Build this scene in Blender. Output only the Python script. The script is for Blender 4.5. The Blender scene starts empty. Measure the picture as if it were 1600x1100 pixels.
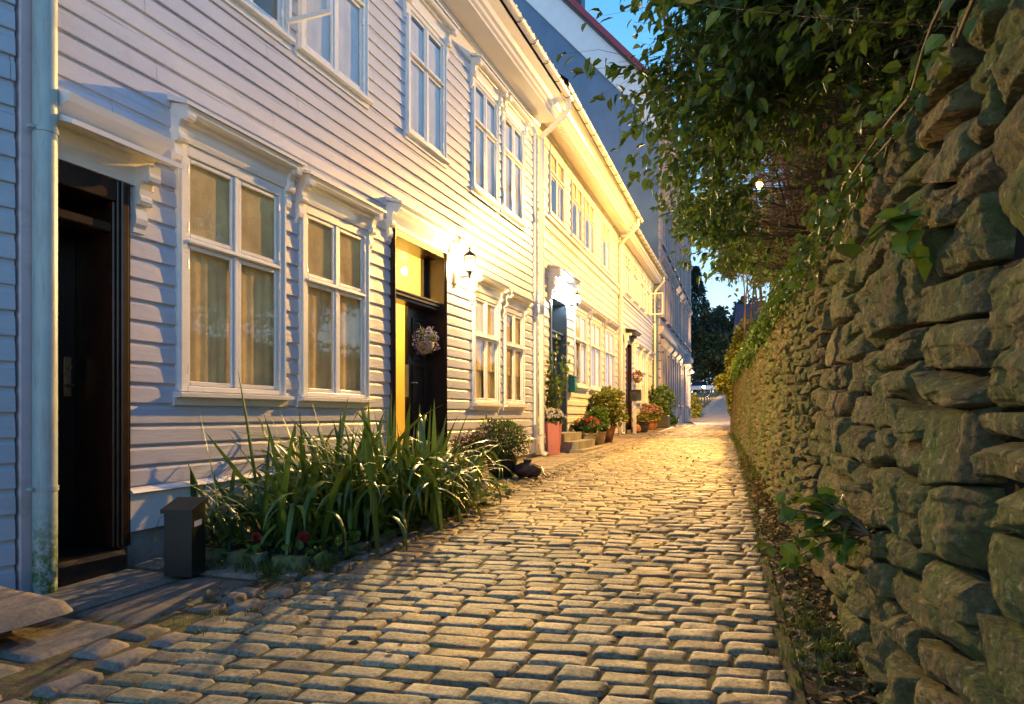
import bpy, math, random
import numpy as np
from mathutils import Vector, Matrix
random.seed(7); RNG = np.random.default_rng(7)
scene = bpy.context.scene
C = scene.collection
R = math.radians

# ------------------------------------------------------------------ camera
cam_d = bpy.data.cameras.new('camera'); cam = bpy.data.objects.new('camera', cam_d); C.objects.link(cam)
cam_d.sensor_width = 36; cam_d.lens = 24.0; cam_d.shift_y = 0.0613
cam_d.clip_start = 0.02; cam_d.clip_end = 1500
cam.location = (0, 0, 0); cam.rotation_euler = (R(90), 0, R(20.79))
scene.camera = cam

# ------------------------------------------------------------------ dusk sky
w = bpy.data.worlds.new("World"); scene.world = w; w.use_nodes = True
nt = w.node_tree; nt.nodes.clear()
wo = nt.nodes.new('ShaderNodeOutputWorld'); bg = nt.nodes.new('ShaderNodeBackground')
sky = nt.nodes.new('ShaderNodeTexSky'); sky.sky_type = 'NISHITA'; sky.sun_disc = False
sky.sun_elevation = R(3.0); sky.sun_rotation = R(150); sky.altitude = 50; sky.ozone_density = 4.0; sky.dust_density = 0.4
tint = nt.nodes.new('ShaderNodeMix'); tint.data_type = 'RGBA'; tint.blend_type = 'MULTIPLY'
tint.inputs[0].default_value = 1.0; tint.inputs[7].default_value = (0.6, 0.7, 1.1, 1)
tc = nt.nodes.new('ShaderNodeTexCoord'); sep = nt.nodes.new('ShaderNodeSeparateXYZ')
rmp = nt.nodes.new('ShaderNodeValToRGB'); e = rmp.color_ramp.elements
e[0].position = 0.0; e[0].color = (0.85, 0.93, 1.0, 1)
e[1].position = 0.70; e[1].color = (0.03, 0.12, 0.40, 1)
m3 = e.new(0.54); m3.color = (0.085, 0.32, 0.68, 1)
m1 = e.new(0.18); m1.color = (0.44, 0.72, 1.0, 1)
m2 = e.new(0.34); m2.color = (0.17, 0.48, 0.82, 1)
mx = nt.nodes.new('ShaderNodeMix'); mx.data_type = 'RGBA'; mx.inputs[0].default_value = 0.95
scl = nt.nodes.new('ShaderNodeMix'); scl.data_type = 'RGBA'; scl.blend_type = 'MULTIPLY'; scl.inputs[0].default_value = 1
SKY_K = 5.0
scl.inputs[7].default_value = (SKY_K, SKY_K, SKY_K, 1)
nt.links.new(sky.outputs[0], tint.inputs[6])
nt.links.new(tc.outputs['Generated'], sep.inputs[0]); nt.links.new(sep.outputs[2], rmp.inputs[0])
nt.links.new(rmp.outputs[0], scl.inputs[6])
nt.links.new(tint.outputs[2], mx.inputs[6]); nt.links.new(scl.outputs[2], mx.inputs[7])
nt.links.new(mx.outputs[2], bg.inputs[0]); nt.links.new(bg.outputs[0], wo.inputs[0])
bg.inputs[1].default_value = 0.10

# ------------------------------------------------------------------ exposure
scene.view_settings.view_transform = 'Standard'; scene.view_settings.look = 'None'
scene.view_settings.gamma = 1; scene.view_settings.exposure = 1.85
scene.cycles.max_bounces = 6; scene.cycles.transparent_max_bounces = 8
scene.cycles.sample_clamp_indirect = 4.0
LAMP_K = 1.0

# ------------------------------------------------------------------ object helpers
WL = {}                                    # world position of every object's origin
def tag(o, label=None, cat=None, group=None, kind=None):
    if label: o['label'] = label
    if cat: o['category'] = cat
    if group: o['group'] = group
    if kind: o['kind'] = kind
    return o
def empty(name, loc, label=None, cat=None, group=None):
    o = bpy.data.objects.new(name, None); C.objects.link(o); o.location = loc
    o.empty_display_size = 0.2; WL[o] = Vector(loc)
    return tag(o, label, cat, group)
def link_mesh(name, me, org, parent=None):
    o = bpy.data.objects.new(name, me); C.objects.link(o); WL[o] = Vector(org)
    o.location = WL[o] - (WL[parent] if parent else Vector((0, 0, 0)))
    if parent: o.parent = parent
    return o
def np_mesh(name, V, F, mats, parent=None, smooth=True, rnd=None, mi=None, base=False):
    """V (n,3) world, F list or array of faces; rnd per-vertex grey attribute"""
    V = np.asarray(V, dtype=float)
    lo, hi = V.min(0), V.max(0); c = (lo + hi) / 2
    if base or parent is None: c[2] = lo[2]
    me = bpy.data.meshes.new(name)
    V = V - c
    if isinstance(F, np.ndarray):
        n, k = F.shape
        me.vertices.add(len(V)); me.vertices.foreach_set('co', V.astype(np.float32).ravel())
        me.loops.add(n * k); me.loops.foreach_set('vertex_index', F.astype(np.int32).ravel())
        me.polygons.add(n); me.polygons.foreach_set('loop_start', np.arange(0, n * k, k, dtype=np.int32))
        me.polygons.foreach_set('loop_total', np.full(n, k, dtype=np.int32))
        me.update(calc_edges=True)
    else:
        me.from_pydata([tuple(v) for v in V], [], F)
    me.validate()
    if not isinstance(mats, (list, tuple)): mats = [mats]
    for m in mats: me.materials.append(m)
    if mi is not None: me.polygons.foreach_set('material_index', np.asarray(mi, dtype=np.int32))
    me.polygons.foreach_set('use_smooth', np.full(len(me.polygons), bool(smooth)))
    if rnd is not None:
        a = me.attributes.new('rnd', 'FLOAT', 'POINT'); a.data.foreach_set('value', np.asarray(rnd, dtype=np.float32))
    me.update()
    return link_mesh(name, me, c, parent)

class MB:
    """mesh builder: collects shapes, then links them as ONE object"""
    def __init__(s): s.v = []; s.f = []; s.sm = []; s.m = []; s.cm = 0
    def add(s, vs, fs, smooth=False):
        k = len(s.v); s.v += [tuple(v) for v in vs]
        for f in fs: s.f.append(tuple(k + i for i in f)); s.sm.append(smooth); s.m.append(s.cm)
    def box(s, x0, x1, y0, y1, z0, z1, fr=None, b=0.0):
        """axis box in frame (out, s, z) if fr else (x,y,z); b bevels the long edges"""
        if b <= 0:
            vs = [(x, y, z) for x in (x0, x1) for y in (y0, y1) for z in (z0, z1)]
            fs = [(0, 1, 3, 2), (4, 6, 7, 5), (0, 4, 5, 1), (2, 3, 7, 6), (0, 2, 6, 4), (1, 5, 7, 3)]
        else:
            vs = []; fs = []
            def ring(x, d):
                return [(x, y0 + b, z0 + d), (x, y1 - b, z0 + d), (x, y1 - d, z0 + b), (x, y1 - d, z1 - b), (x, y1 - b, z1 - d), (x, y0 + b, z1 - d), (x, y0 + d, z1 - b), (x, y0 + d, z0 + b)]
            rs = [ring(x0, b), ring(x0 + b, 0), ring(x1 - b, 0), ring(x1, b)]
            for r in rs: vs += r
            for i in range(3):
                for j in range(8):
                    fs.append((i * 8 + j, i * 8 + (j + 1) % 8, (i + 1) * 8 + (j + 1) % 8, (i + 1) * 8 + j))
            fs.append(tuple(range(7, -1, -1))); fs.append(tuple(range(24, 32)))
        if fr: vs = [fr(v[0], v[1], v[2]) for v in vs]
        s.add(vs, fs)
    def prism(s, pts, a, b, axis='s', fr=None):
        """2-D polygon pts extruded from a to b. axis 's': pts=(out,z); 'z': pts=(x,y); 'x': pts=(y,z)"""
        n = len(pts); vs = []
        for t in (a, b):
            for p in pts:
                v = {'s': (p[0], t, p[1]), 'z': (p[0], p[1], t), 'x': (t, p[0], p[1])}[axis]
                vs.append(fr(*v) if fr else v)
        fs = [(i, (i + 1) % n, n + (i + 1) % n, n + i) for i in range(n)]
        fs += [tuple(range(n - 1, -1, -1)), tuple(range(n, 2 * n))]
        s.add(vs, fs)
    def tube(s, pts, rad, n=8, cap=True, smooth=True):
        pts = [Vector(p) for p in pts]; rads = rad if isinstance(rad, (list, tuple)) else [rad] * len(pts)
        vs = []; up = Vector((0.123, 0.2, 0.97))
        for i, p in enumerate(pts):
            d = (pts[min(i + 1, len(pts) - 1)] - pts[max(i - 1, 0)])
            if d.length < 1e-9: d = Vector((0, 0, 1))
            d.normalize(); a = d.cross(up)
            if a.length < 0.1: a = d.cross(Vector((1, 0, 0)))
            a.normalize(); b = d.cross(a)
            for k in range(n):
                t = 2 * math.pi * k / n; vs.append(p + (a * math.cos(t) + b * math.sin(t)) * rads[i])
        fs = [(i * n + k, i * n + (k + 1) % n, (i + 1) * n + (k + 1) % n, (i + 1) * n + k) for i in range(len(pts) - 1) for k in range(n)]
        s.add(vs, fs, smooth)
        if cap:
            L = len(pts) - 1
            s.add([vs[k] for k in range(n)], [tuple(range(n))]); s.add([vs[L * n + k] for k in range(n)], [tuple(range(n))])
    def lathe(s, prof, c, n=24, smooth=True, sx=1, sy=1):
        vs = []
        for r, z in prof:
            for k in range(n):
                t = 2 * math.pi * k / n; vs.append((c[0] + r * math.cos(t) * sx, c[1] + r * math.sin(t) * sy, c[2] + z))
        fs = [(i * n + k, i * n + (k + 1) % n, (i + 1) * n + (k + 1) % n, (i + 1) * n + k) for i in range(len(prof) - 1) for k in range(n)]
        s.add(vs, fs, smooth)
        s.add([vs[k] for k in range(n)], [tuple(range(n))])
        s.add([vs[(len(prof) - 1) * n + k] for k in range(n)], [tuple(range(n))])
    def build(s, name, mat, parent=None):
        V = np.array(s.v); lo, hi = V.min(0), V.max(0); c = (lo + hi) / 2
        if parent is None: c[2] = lo[2]
        me = bpy.data.meshes.new(name); me.from_pydata([tuple(v) for v in V - c], [], s.f)
        for m in (mat if isinstance(mat, (list, tuple)) else [mat]): me.materials.append(m)
        me.polygons.foreach_set('use_smooth', s.sm); me.polygons.foreach_set('material_index', s.m)
        if len(s.f) > 1: bm_fix(me)
        return link_mesh(name, me, c, parent)
import bmesh
def bm_fix(me):
    bm = bmesh.new(); bm.from_mesh(me); bmesh.ops.recalc_face_normals(bm, faces=bm.faces); bm.to_mesh(me); bm.free()

def frame(x0, y0, deg):
    """facade frame: (out, s, z) -> world; s runs up the lane along the wall, out points to the street"""
    c, sn = math.cos(R(deg)), math.sin(R(deg))
    return lambda out, s, z: (x0 + out * c - s * sn, y0 + out * sn + s * c, z)

# vectorised value noise
_T = RNG.random((64, 64, 64))
def vnoise(P):
    P = np.asarray(P, dtype=float); i = np.floor(P).astype(int); f = P - i; f = f * f * (3 - 2 * f); r = 0
    for dx in (0, 1):
        for dy in (0, 1):
            for dz in (0, 1):
                wgt = (f[..., 0] if dx else 1 - f[..., 0]) * (f[..., 1] if dy else 1 - f[..., 1]) * (f[..., 2] if dz else 1 - f[..., 2])
                r = r + wgt * _T[(i[..., 0] + dx) & 63, (i[..., 1] + dy) & 63, (i[..., 2] + dz) & 63]
    return r * 2 - 1
def fbm(P, o=3):
    P = np.asarray(P, dtype=float); r = 0; a = 1.0; t = 0
    for k in range(o): r = r + a * vnoise(P * 2 ** k + 17.3 * k); t += a; a *= 0.5
    return r / t

# ------------------------------------------------------------------ the lane's rise
_py = [-20, 12, 30.5, 48, 85, 100, 900]; _pz = [-1.68, -0.752, -0.49, -0.40, 2.75, 3.0, 3.0]
def zg(y): return float(np.interp(y, _py, _pz))
def zga(y): return np.interp(y, _py, _pz)
def xl(y): return -2.37 - 0.0315 * y        # left edge of the setts
def xr(y): return 0.226 - 0.060 * y         # right edge of the setts
def xw(y): return 0.60 - 0.0765 * y         # face of the stone wall

# ------------------------------------------------------------------ materials
def new_mat(name):
    m = bpy.data.materials.new(name); m.use_nodes = True; n = m.node_tree; n.nodes.clear()
    o = n.nodes.new('ShaderNodeOutputMaterial'); b = n.nodes.new('ShaderNodeBsdfPrincipled')
    n.links.new(b.outputs[0], o.inputs[0]); return m, n, b, o
def N(n, t, **kw):
    x = n.nodes.new(t)
    for k, v in kw.items(): setattr(x, k, v)
    return x
def noise(n, vec, scale, detail=4, rough=0.6, dist=0.0, stretch=None):
    if stretch:
        mp = N(n, 'ShaderNodeMapping'); mp.inputs['Scale'].default_value = stretch; n.links.new(vec, mp.inputs[0]); vec = mp.outputs[0]
    t = N(n, 'ShaderNodeTexNoise'); t.inputs['Scale'].default_value = scale; t.inputs['Detail'].default_value = detail
    t.inputs['Roughness'].default_value = rough; t.inputs['Distortion'].default_value = dist
    n.links.new(vec, t.inputs['Vector']); return t.outputs['Fac']
def ramp(n, fac, stops):
    r = N(n, 'ShaderNodeValToRGB'); e = r.color_ramp.elements
    for i, (p, c) in enumerate(stops):
        c = (c, c, c, 1) if isinstance(c, (int, float)) else tuple(c) + (1,)
        if i < 2: e[i].position = p; e[i].color = c
        else: q = e.new(p); q.color = c
    n.links.new(fac, r.inputs[0]); return r.outputs[0]
def mixc(n, fac, a, b, blend='MIX'):
    m = N(n, 'ShaderNodeMix', data_type='RGBA', blend_type=blend)
    for s, i in ((fac, 0), (a, 6), (b, 7)):
        if isinstance(s, (int, float)): m.inputs[i].default_value = s if i == 0 else (s, s, s, 1)
        elif isinstance(s, tuple): m.inputs[i].default_value = s + (1,)
        else: n.links.new(s, m.inputs[i])
    return m.outputs[2]
def bump(n, b, h, strength=0.3, dist=0.01, prev=None):
    u = N(n, 'ShaderNodeBump'); u.inputs['Strength'].default_value = strength; u.inputs['Distance'].default_value = dist
    n.links.new(h, u.inputs['Height'])
    if prev is not None: n.links.new(prev, u.inputs['Normal'])
    n.links.new(u.outputs[0], b.inputs['Normal']); return u.outputs[0]
def tco(n): return N(n, 'ShaderNodeTexCoord').outputs['Object']
def geo(n): return N(n, 'ShaderNodeNewGeometry').outputs['Position']

def simple(name, col, rough=0.5, var=0.15, scale=8, bstr=0.15, metal=0, bscale=60, bdist=0.004, spec=None):
    m, n, b, o = new_mat(name); v = tco(n)
    f = noise(n, v, scale); d = tuple(c * (1 - var) for c in col); l = tuple(min(1, c * (1 + var)) for c in col)
    n.links.new(ramp(n, f, [(0.3, d), (0.7, l)]), b.inputs['Base Color'])
    b.inputs['Roughness'].default_value = rough; b.inputs['Metallic'].default_value = metal
    if spec is not None: b.inputs['Specular IOR Level'].default_value = spec
    if bstr: bump(n, b, noise(n, v, bscale), bstr, bdist)
    return m

def paint(name, col, dirt=(0.30, 0.27, 0.22), amount=0.3, rough=0.42):
    """old oil paint on boards: soft brush streaks, grime, and small chips"""
    m, n, b, o = new_mat(name); v = geo(n)
    base = ramp(n, noise(n, v, 1.3, 5), [(0.3, tuple(c * 0.93 for c in col)), (0.7, col)])
    streak = noise(n, v, 3.0, 6, 0.65, stretch=(8, 0.5, 8))
    c1 = mixc(n, mixc(n, 1.0, ramp(n, streak, [(0.50, 0.0), (0.80, 1.0)]), amount * 0.7, 'MULTIPLY'), base, tuple(c * 0.72 for c in col))
    grime = noise(n, v, 5.0, 6, 0.7)
    c2 = mixc(n, mixc(n, 1.0, ramp(n, grime, [(0.56, 0.0), (0.74, 1.0)]), amount, 'MULTIPLY'), c1, dirt)
    ch = noise(n, v, 26.0, 4, 0.7); chf = ramp(n, ch, [(0.715, 0.0), (0.735, 1.0)])
    c3 = mixc(n, mixc(n, 1.0, chf, 0.5, 'MULTIPLY'), c2, (0.34, 0.31, 0.27))
    n.links.new(c3, b.inputs['Base Color']); b.inputs['Roughness'].default_value = rough
    u = bump(n, b, noise(n, v, 14, 4, stretch=(3, 0.4, 3)), 0.25, 0.012)
    u = bump(n, b, noise(n, v, 70, 3), 0.16, 0.004, u)
    bump(n, b, chf, 0.25, -0.004, u)
    return m

M = {}
M['white'] = paint('cool_white_board_paint', (0.57, 0.59, 0.67))
M['trim'] = paint('white_trim_paint', (0.80, 0.79, 0.77), amount=0.2, rough=0.35)
M['cream'] = paint('cream_board_paint', (0.74, 0.70, 0.60))
M['creamtrim'] = paint('cream_trim_paint', (0.80, 0.76, 0.66), amount=0.18, rough=0.36)
M['blueboard'] = paint('blue_grey_board_paint', (0.42, 0.48, 0.54), amount=0.4)
M['lilac'] = paint('pale_corner_paint', (0.62, 0.52, 0.54), amount=0.6)
M['stucco'] = simple('rose_stucco', (0.26, 0.21, 0.23), 0.8, 0.12, 2.5, 0.3)
M['stuccotrim'] = simple('pale_stucco_trim', (0.36, 0.31, 0.30), 0.75, 0.1, 4, 0.2)
M['gable'] = simple('blue_grey_render', (0.10, 0.17, 0.27), 0.85, 0.10, 1.2, 0.25, bscale=14, bdist=0.02)
M['bargeband'] = simple('pale_barge_paint', (0.60, 0.64, 0.68), 0.6, 0.05, 3, 0.05)
M['redtrim'] = simple('dark_red_roof_edge', (0.24, 0.035, 0.045), 0.45, 0.1, 6, 0.1)
M['tile'] = simple('dark_roof_tile', (0.05, 0.045, 0.05), 0.45, 0.25, 10, 0.3)
M['found'] = simple('rough_plinth_plaster', (0.26, 0.24, 0.20), 0.9, 0.35, 5, 0.6, bscale=25, bdist=0.01)
M['brownwood'] = simple('dark_brown_varnish', (0.028, 0.012, 0.007), 0.28, 0.4, 12, 0.25, bscale=30)
M['blackwood'] = simple('near_black_door_paint', (0.018, 0.013, 0.011), 0.3, 0.3, 8, 0.15)
M['bluedoor'] = simple('slate_blue_door_paint', (0.09, 0.13, 0.17), 0.35, 0.15, 8, 0.1)
M['iron'] = simple('black_iron', (0.03, 0.028, 0.026), 0.4, 0.3, 20, 0.2, metal=0.5)
M['zinc'] = simple('dull_zinc', (0.42, 0.42, 0.40), 0.4, 0.2, 9, 0.1, metal=0.7)
M['brass'] = simple('worn_brass', (0.42, 0.30, 0.16), 0.35, 0.25, 20, 0.1, metal=0.8)
M['curtain'] = simple('tan_linen', (0.90, 0.64, 0.30), 0.9, 0.22, 3.5, 0.4, bscale=40, bdist=0.008)
M['netcurtain'] = simple('white_net_curtain', (0.70, 0.68, 0.70), 0.9, 0.08, 5, 0.2)
M['room'] = simple('dim_room_plaster', (0.5, 0.44, 0.36), 0.9, 0.1, 2, 0)
M['yellowroom'] = simple('yellow_hall_plaster', (0.82, 0.64, 0.20), 0.7, 0.05, 2, 0.05)
M['terracotta'] = simple('terracotta', (0.36, 0.15, 0.08), 0.75, 0.2, 9, 0.3)
M['stonepot'] = simple('sandy_stoneware', (0.42, 0.34, 0.24), 0.8, 0.2, 9, 0.3)
M['pinkpot'] = simple('dusty_pink_planter', (0.50, 0.17, 0.15), 0.5, 0.08, 4, 0.08)
M['darkpot'] = simple('dark_glazed_pot', (0.05, 0.045, 0.04), 0.35, 0.3, 9, 0.2)
M['greybox'] = simple('dark_grey_painted_tin', (0.014, 0.015, 0.012), 0.4, 0.3, 7, 0.15)
M['bag'] = simple('dark_woven_sacking', (0.07, 0.045, 0.04), 0.6, 0.4, 14, 0.6, bscale=50, bdist=0.01)
M['teal'] = simple('teal_tin_paint', (0.02, 0.20, 0.18), 0.4, 0.1, 6, 0.1)
M['paper'] = simple('pale_label_paper', (0.6, 0.62, 0.62), 0.7, 0.08, 9, 0)
M['soil'] = simple('dark_soil', (0.035, 0.024, 0.016), 0.95, 0.4, 12, 0.8, bscale=35, bdist=0.02)
M['carsilver'] = simple('pale_blue_car_paint', (0.45, 0.52, 0.60), 0.25, 0.03, 2, 0, metal=0.3)
M['carwhite'] = simple('white_car_paint', (0.65, 0.67, 0.70), 0.25, 0.03, 2, 0)
M['carglass'] = simple('dark_car_glass', (0.02, 0.03, 0.04), 0.08, 0.1, 2, 0)
M['tyre'] = simple('black_rubber', (0.02, 0.02, 0.02), 0.8, 0.2, 9, 0)

def stone_mat(name, cols, moss=(0.06, 0.085, 0.02), mossamt=0.5, mscale=2.2, bst=0.7, bsc=22, bdist=0.02, rough=0.8, darkspots=0.5, zmoss=False):
    m, n, b, o = new_mat(name); v = geo(n)
    at = N(n, 'ShaderNodeAttribute'); at.attribute_name = 'rnd'
    base = ramp(n, at.outputs['Fac'], [(i / (len(cols) - 1), c) for i, c in enumerate(cols)])
    f1 = noise(n, v, 9, 6, 0.7); base = mixc(n, 0.75, base, ramp(n, f1, [(0.25, 0.45), (0.75, 1.35)]), 'MULTIPLY')
    f2 = noise(n, v, 55, 5, 0.75); base = mixc(n, darkspots, base, ramp(n, f2, [(0.38, 0.35), (0.60, 1.15)]), 'MULTIPLY')
    mf = noise(n, v, mscale, 8, 0.72, 0.4)
    mfac = ramp(n, mf, [(0.60 - 0.22 * mossamt, 0.0), (0.70 - 0.12 * mossamt, 1.0)])
    g = N(n, 'ShaderNodeNewGeometry')
    mcol = ramp(n, noise(n, v, 17, 4), [(0.3, tuple(c * 0.55 for c in moss)), (0.7, tuple(c * 1.5 for c in moss))])
    base = mixc(n, mixc(n, 1.0, mfac, 0.85, 'MULTIPLY'), base, mcol)
    if zmoss:      # pale lichen flecks and dark water stains
        base = mixc(n, ramp(n, noise(n, v, 34, 3, 0.5), [(0.63, 0.0), (0.70, 0.7)]), base, (0.50, 0.44, 0.28))
        base = mixc(n, ramp(n, noise(n, v, 6, 5, 0.7, stretch=(1, 1, .35)), [(0.56, 0.0), (0.72, 0.75)]), base, (0.05, 0.04, 0.025))
    n.links.new(base, b.inputs['Base Color'])
    b.inputs['Roughness'].default_value = rough
    u = bump(n, b, noise(n, v, bsc, 8, 0.7), bst, bdist)
    if zmoss:
        vo = N(n, 'ShaderNodeTexVoronoi'); vo.feature = 'DISTANCE_TO_EDGE'; vo.inputs['Scale'].default_value = 11
        mp = N(n, 'ShaderNodeMapping'); mp.inputs['Scale'].default_value = (1, .7, 2.2); n.links.new(v, mp.inputs[0])
        ad = mixc(n, 0.12, mp.outputs[0], N(n, 'ShaderNodeTexNoise').outputs['Color'], 'ADD'); n.links.new(ad, vo.inputs['Vector'])
        u = bump(n, b, ramp(n, vo.outputs['Distance'], [(0.0, 0.0), (0.10, 1.0)]), 0.6, 0.03, u)
        u = bump(n, b, noise(n, v, 40, 6, 0.8, stretch=(1, .5, 2)), 0.8, 0.018, u)
    bump(n, b, noise(n, v, bsc * 5, 4, 0.7), bst * 0.6, bdist * 0.25, u)
    return m
M['sett'] = stone_mat('worn_granite_setts', [(0.23, 0.175, 0.09), (0.48, 0.38, 0.20), (0.30, 0.245, 0.14), (0.55, 0.44, 0.25), (0.40, 0.29, 0.14), (0.19, 0.16, 0.10), (0.47, 0.37, 0.20)], mossamt=0.12, moss=(0.16, 0.15, 0.05), bst=0.6, bsc=30, bdist=0.010, rough=0.64, darkspots=0.85)
M['slab'] = stone_mat('worn_slate_slabs', [(0.20, 0.155, 0.11), (0.30, 0.24, 0.17), (0.24, 0.20, 0.15)], mossamt=0.15, bst=0.4, bsc=14, bdist=0.010, rough=0.7)
M['wallstone'] = stone_mat('mossy_fieldstone', [(0.22, 0.15, 0.075), (0.37, 0.25, 0.12), (0.19, 0.145, 0.075), (0.45, 0.31, 0.15), (0.28, 0.20, 0.10), (0.50, 0.34, 0.18)], moss=(0.13, 0.175, 0.035), mossamt=1.0, mscale=2.3, bst=1.0, bsc=14, bdist=0.05, zmoss=True, darkspots=0.85, rough=0.93)

def joint_mat(name, a, bb, moss, lo=0.45, hi=0.62, sc=6):
    m, n, b, o = new_mat(name); v = geo(n)
    base = ramp(n, noise(n, v, 20, 6, 0.7), [(0.3, a), (0.7, bb)])
    mf = ramp(n, noise(n, v, sc, 7, 0.7), [(lo, 0.0), (hi, 1.0)])
    n.links.new(mixc(n, mf, base, moss), b.inputs['Base Color']); b.inputs['Roughness'].default_value = 0.95
    bump(n, b, noise(n, v, 45, 6, 0.75), 0.9, 0.02); return m
M['joint'] = joint_mat('earth_and_moss_joints', (0.05, 0.036, 0.02), (0.14, 0.10, 0.055), (0.18, 0.18, 0.04))
M['mossy'] = joint_mat('mossy_ground', (0.035, 0.025, 0.016), (0.09, 0.065, 0.04), (0.10, 0.11, 0.02), 0.40, 0.6, 4)
M['wallcore'] = joint_mat('dark_wall_core', (0.008, 0.007, 0.005), (0.02, 0.015, 0.01), (0.015, 0.02, 0.006))

def leaf_mat(name, cols, trans=0.3, rough=0.45, spec=0.4):
    m, n, b, o = new_mat(name)
    at = N(n, 'ShaderNodeAttribute'); at.attribute_name = 'rnd'
    c = ramp(n, at.outputs['Fac'], [(i / (len(cols) - 1), x) for i, x in enumerate(cols)])
    n.links.new(c, b.inputs['Base Color']); b.inputs['Roughness'].default_value = rough; b.inputs['Specular IOR Level'].default_value = spec
    t = N(n, 'ShaderNodeBsdfTranslucent'); n.links.new(mixc(n, 0.6, c, (0.10, 0.16, 0.02)), t.inputs[0])
    s = N(n, 'ShaderNodeMixShader'); s.inputs[0].default_value = trans
    n.links.new(b.outputs[0], s.inputs[1]); n.links.new(t.outputs[0], s.inputs[2]); n.links.new(s.outputs[0], o.inputs[0])
    return m
M['leaf'] = leaf_mat('hedge_tree_leaf', [(0.032, 0.075, 0.016), (0.062, 0.125, 0.022), (0.09, 0.16, 0.028), (0.052, 0.105, 0.022), (0.19, 0.17, 0.04)], 0.32)
M['ivy'] = leaf_mat('wall_top_leaf', [(0.05, 0.11, 0.015), (0.09, 0.17, 0.02), (0.14, 0.20, 0.03)])
M['gold'] = leaf_mat('yellow_green_leaf', [(0.12, 0.15, 0.02), (0.22, 0.22, 0.03), (0.30, 0.26, 0.04)])
M['blade'] = leaf_mat('strap_leaf', [(0.03, 0.075, 0.016), (0.08, 0.15, 0.022), (0.13, 0.20, 0.035), (0.22, 0.22, 0.09)], 0.18, 0.35, 0.5)
M['grass'] = leaf_mat('grass_blade', [(0.04, 0.09, 0.012), (0.09, 0.14, 0.02), (0.18, 0.17, 0.04)])
M['litter'] = leaf_mat('fallen_leaf', [(0.09, 0.045, 0.018), (0.16, 0.085, 0.03), (0.24, 0.16, 0.04), (0.07, 0.035, 0.016), (0.30, 0.24, 0.08)], 0.1, 0.7)
M['conifer'] = leaf_mat('dark_needle_foliage', [(0.012, 0.03, 0.02), (0.025, 0.05, 0.032)], 0.1)
M['darkleaf'] = leaf_mat('far_dark_foliage', [(0.012, 0.025, 0.016), (0.03, 0.055, 0.03)], 0.1)
M['mauve'] = leaf_mat('mauve_petal', [(0.20, 0.12, 0.42), (0.42, 0.32, 0.70), (0.60, 0.55, 0.75)], 0.3)
M['redpetal'] = leaf_mat('red_petal', [(0.55, 0.03, 0.04), (0.75, 0.10, 0.10)], 0.3)
M['whitepetal'] = leaf_mat('white_petal', [(0.75, 0.62, 0.66), (0.85, 0.80, 0.80)], 0.3)
M['pinkpetal'] = leaf_mat('pink_petal', [(0.55, 0.16, 0.24), (0.70, 0.38, 0.44)], 0.3)
M['bark'] = simple('brown_bark', (0.07, 0.042, 0.026), 0.85, 0.35, 14, 0.8, bscale=45, bdist=0.01)
M['twig'] = simple('red_brown_twig', (0.11, 0.07, 0.035), 0.7, 0.3, 8, 0)
M['root'] = simple('pale_dry_stem', (0.38, 0.34, 0.20), 0.7, 0.15, 8, 0)

def pipe_mat(name, col, moss):
    m, n, b, o = new_mat(name); v = geo(n); s = N(n, 'ShaderNodeSeparateXYZ'); n.links.new(v, s.inputs[0])
    base = ramp(n, noise(n, v, 4, 5), [(0.3, tuple(c * 0.8 for c in col)), (0.7, col)])
    mr = N(n, 'ShaderNodeMapRange'); mr.inputs[1].default_value = -0.45; mr.inputs[2].default_value = -0.85
    n.links.new(s.outputs[2], mr.inputs[0])
    mu = N(n, 'ShaderNodeMath', operation='MULTIPLY'); n.links.new(mr.outputs[0], mu.inputs[0])
    n.links.new(ramp(n, noise(n, v, 24, 6, 0.75), [(0.38, 0.0), (0.55, 1.0)]), mu.inputs[1])
    base = mixc(n, ramp(n, noise(n, v, 5, 6, 0.75, stretch=(6, 6, .6)), [(0.50, 0.0), (0.66, 0.7)]), base, (0.34, 0.25, 0.22))
    n.links.new(mixc(n, mu.outputs[0], base, moss), b.inputs['Base Color']); b.inputs['Roughness'].default_value = 0.42
    bump(n, b, noise(n, v, 35, 5), 0.2, 0.006); return m
M['pipeteal'] = pipe_mat('pale_teal_pipe_paint', (0.42, 0.52, 0.50), (0.06, 0.12, 0.02))

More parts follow.
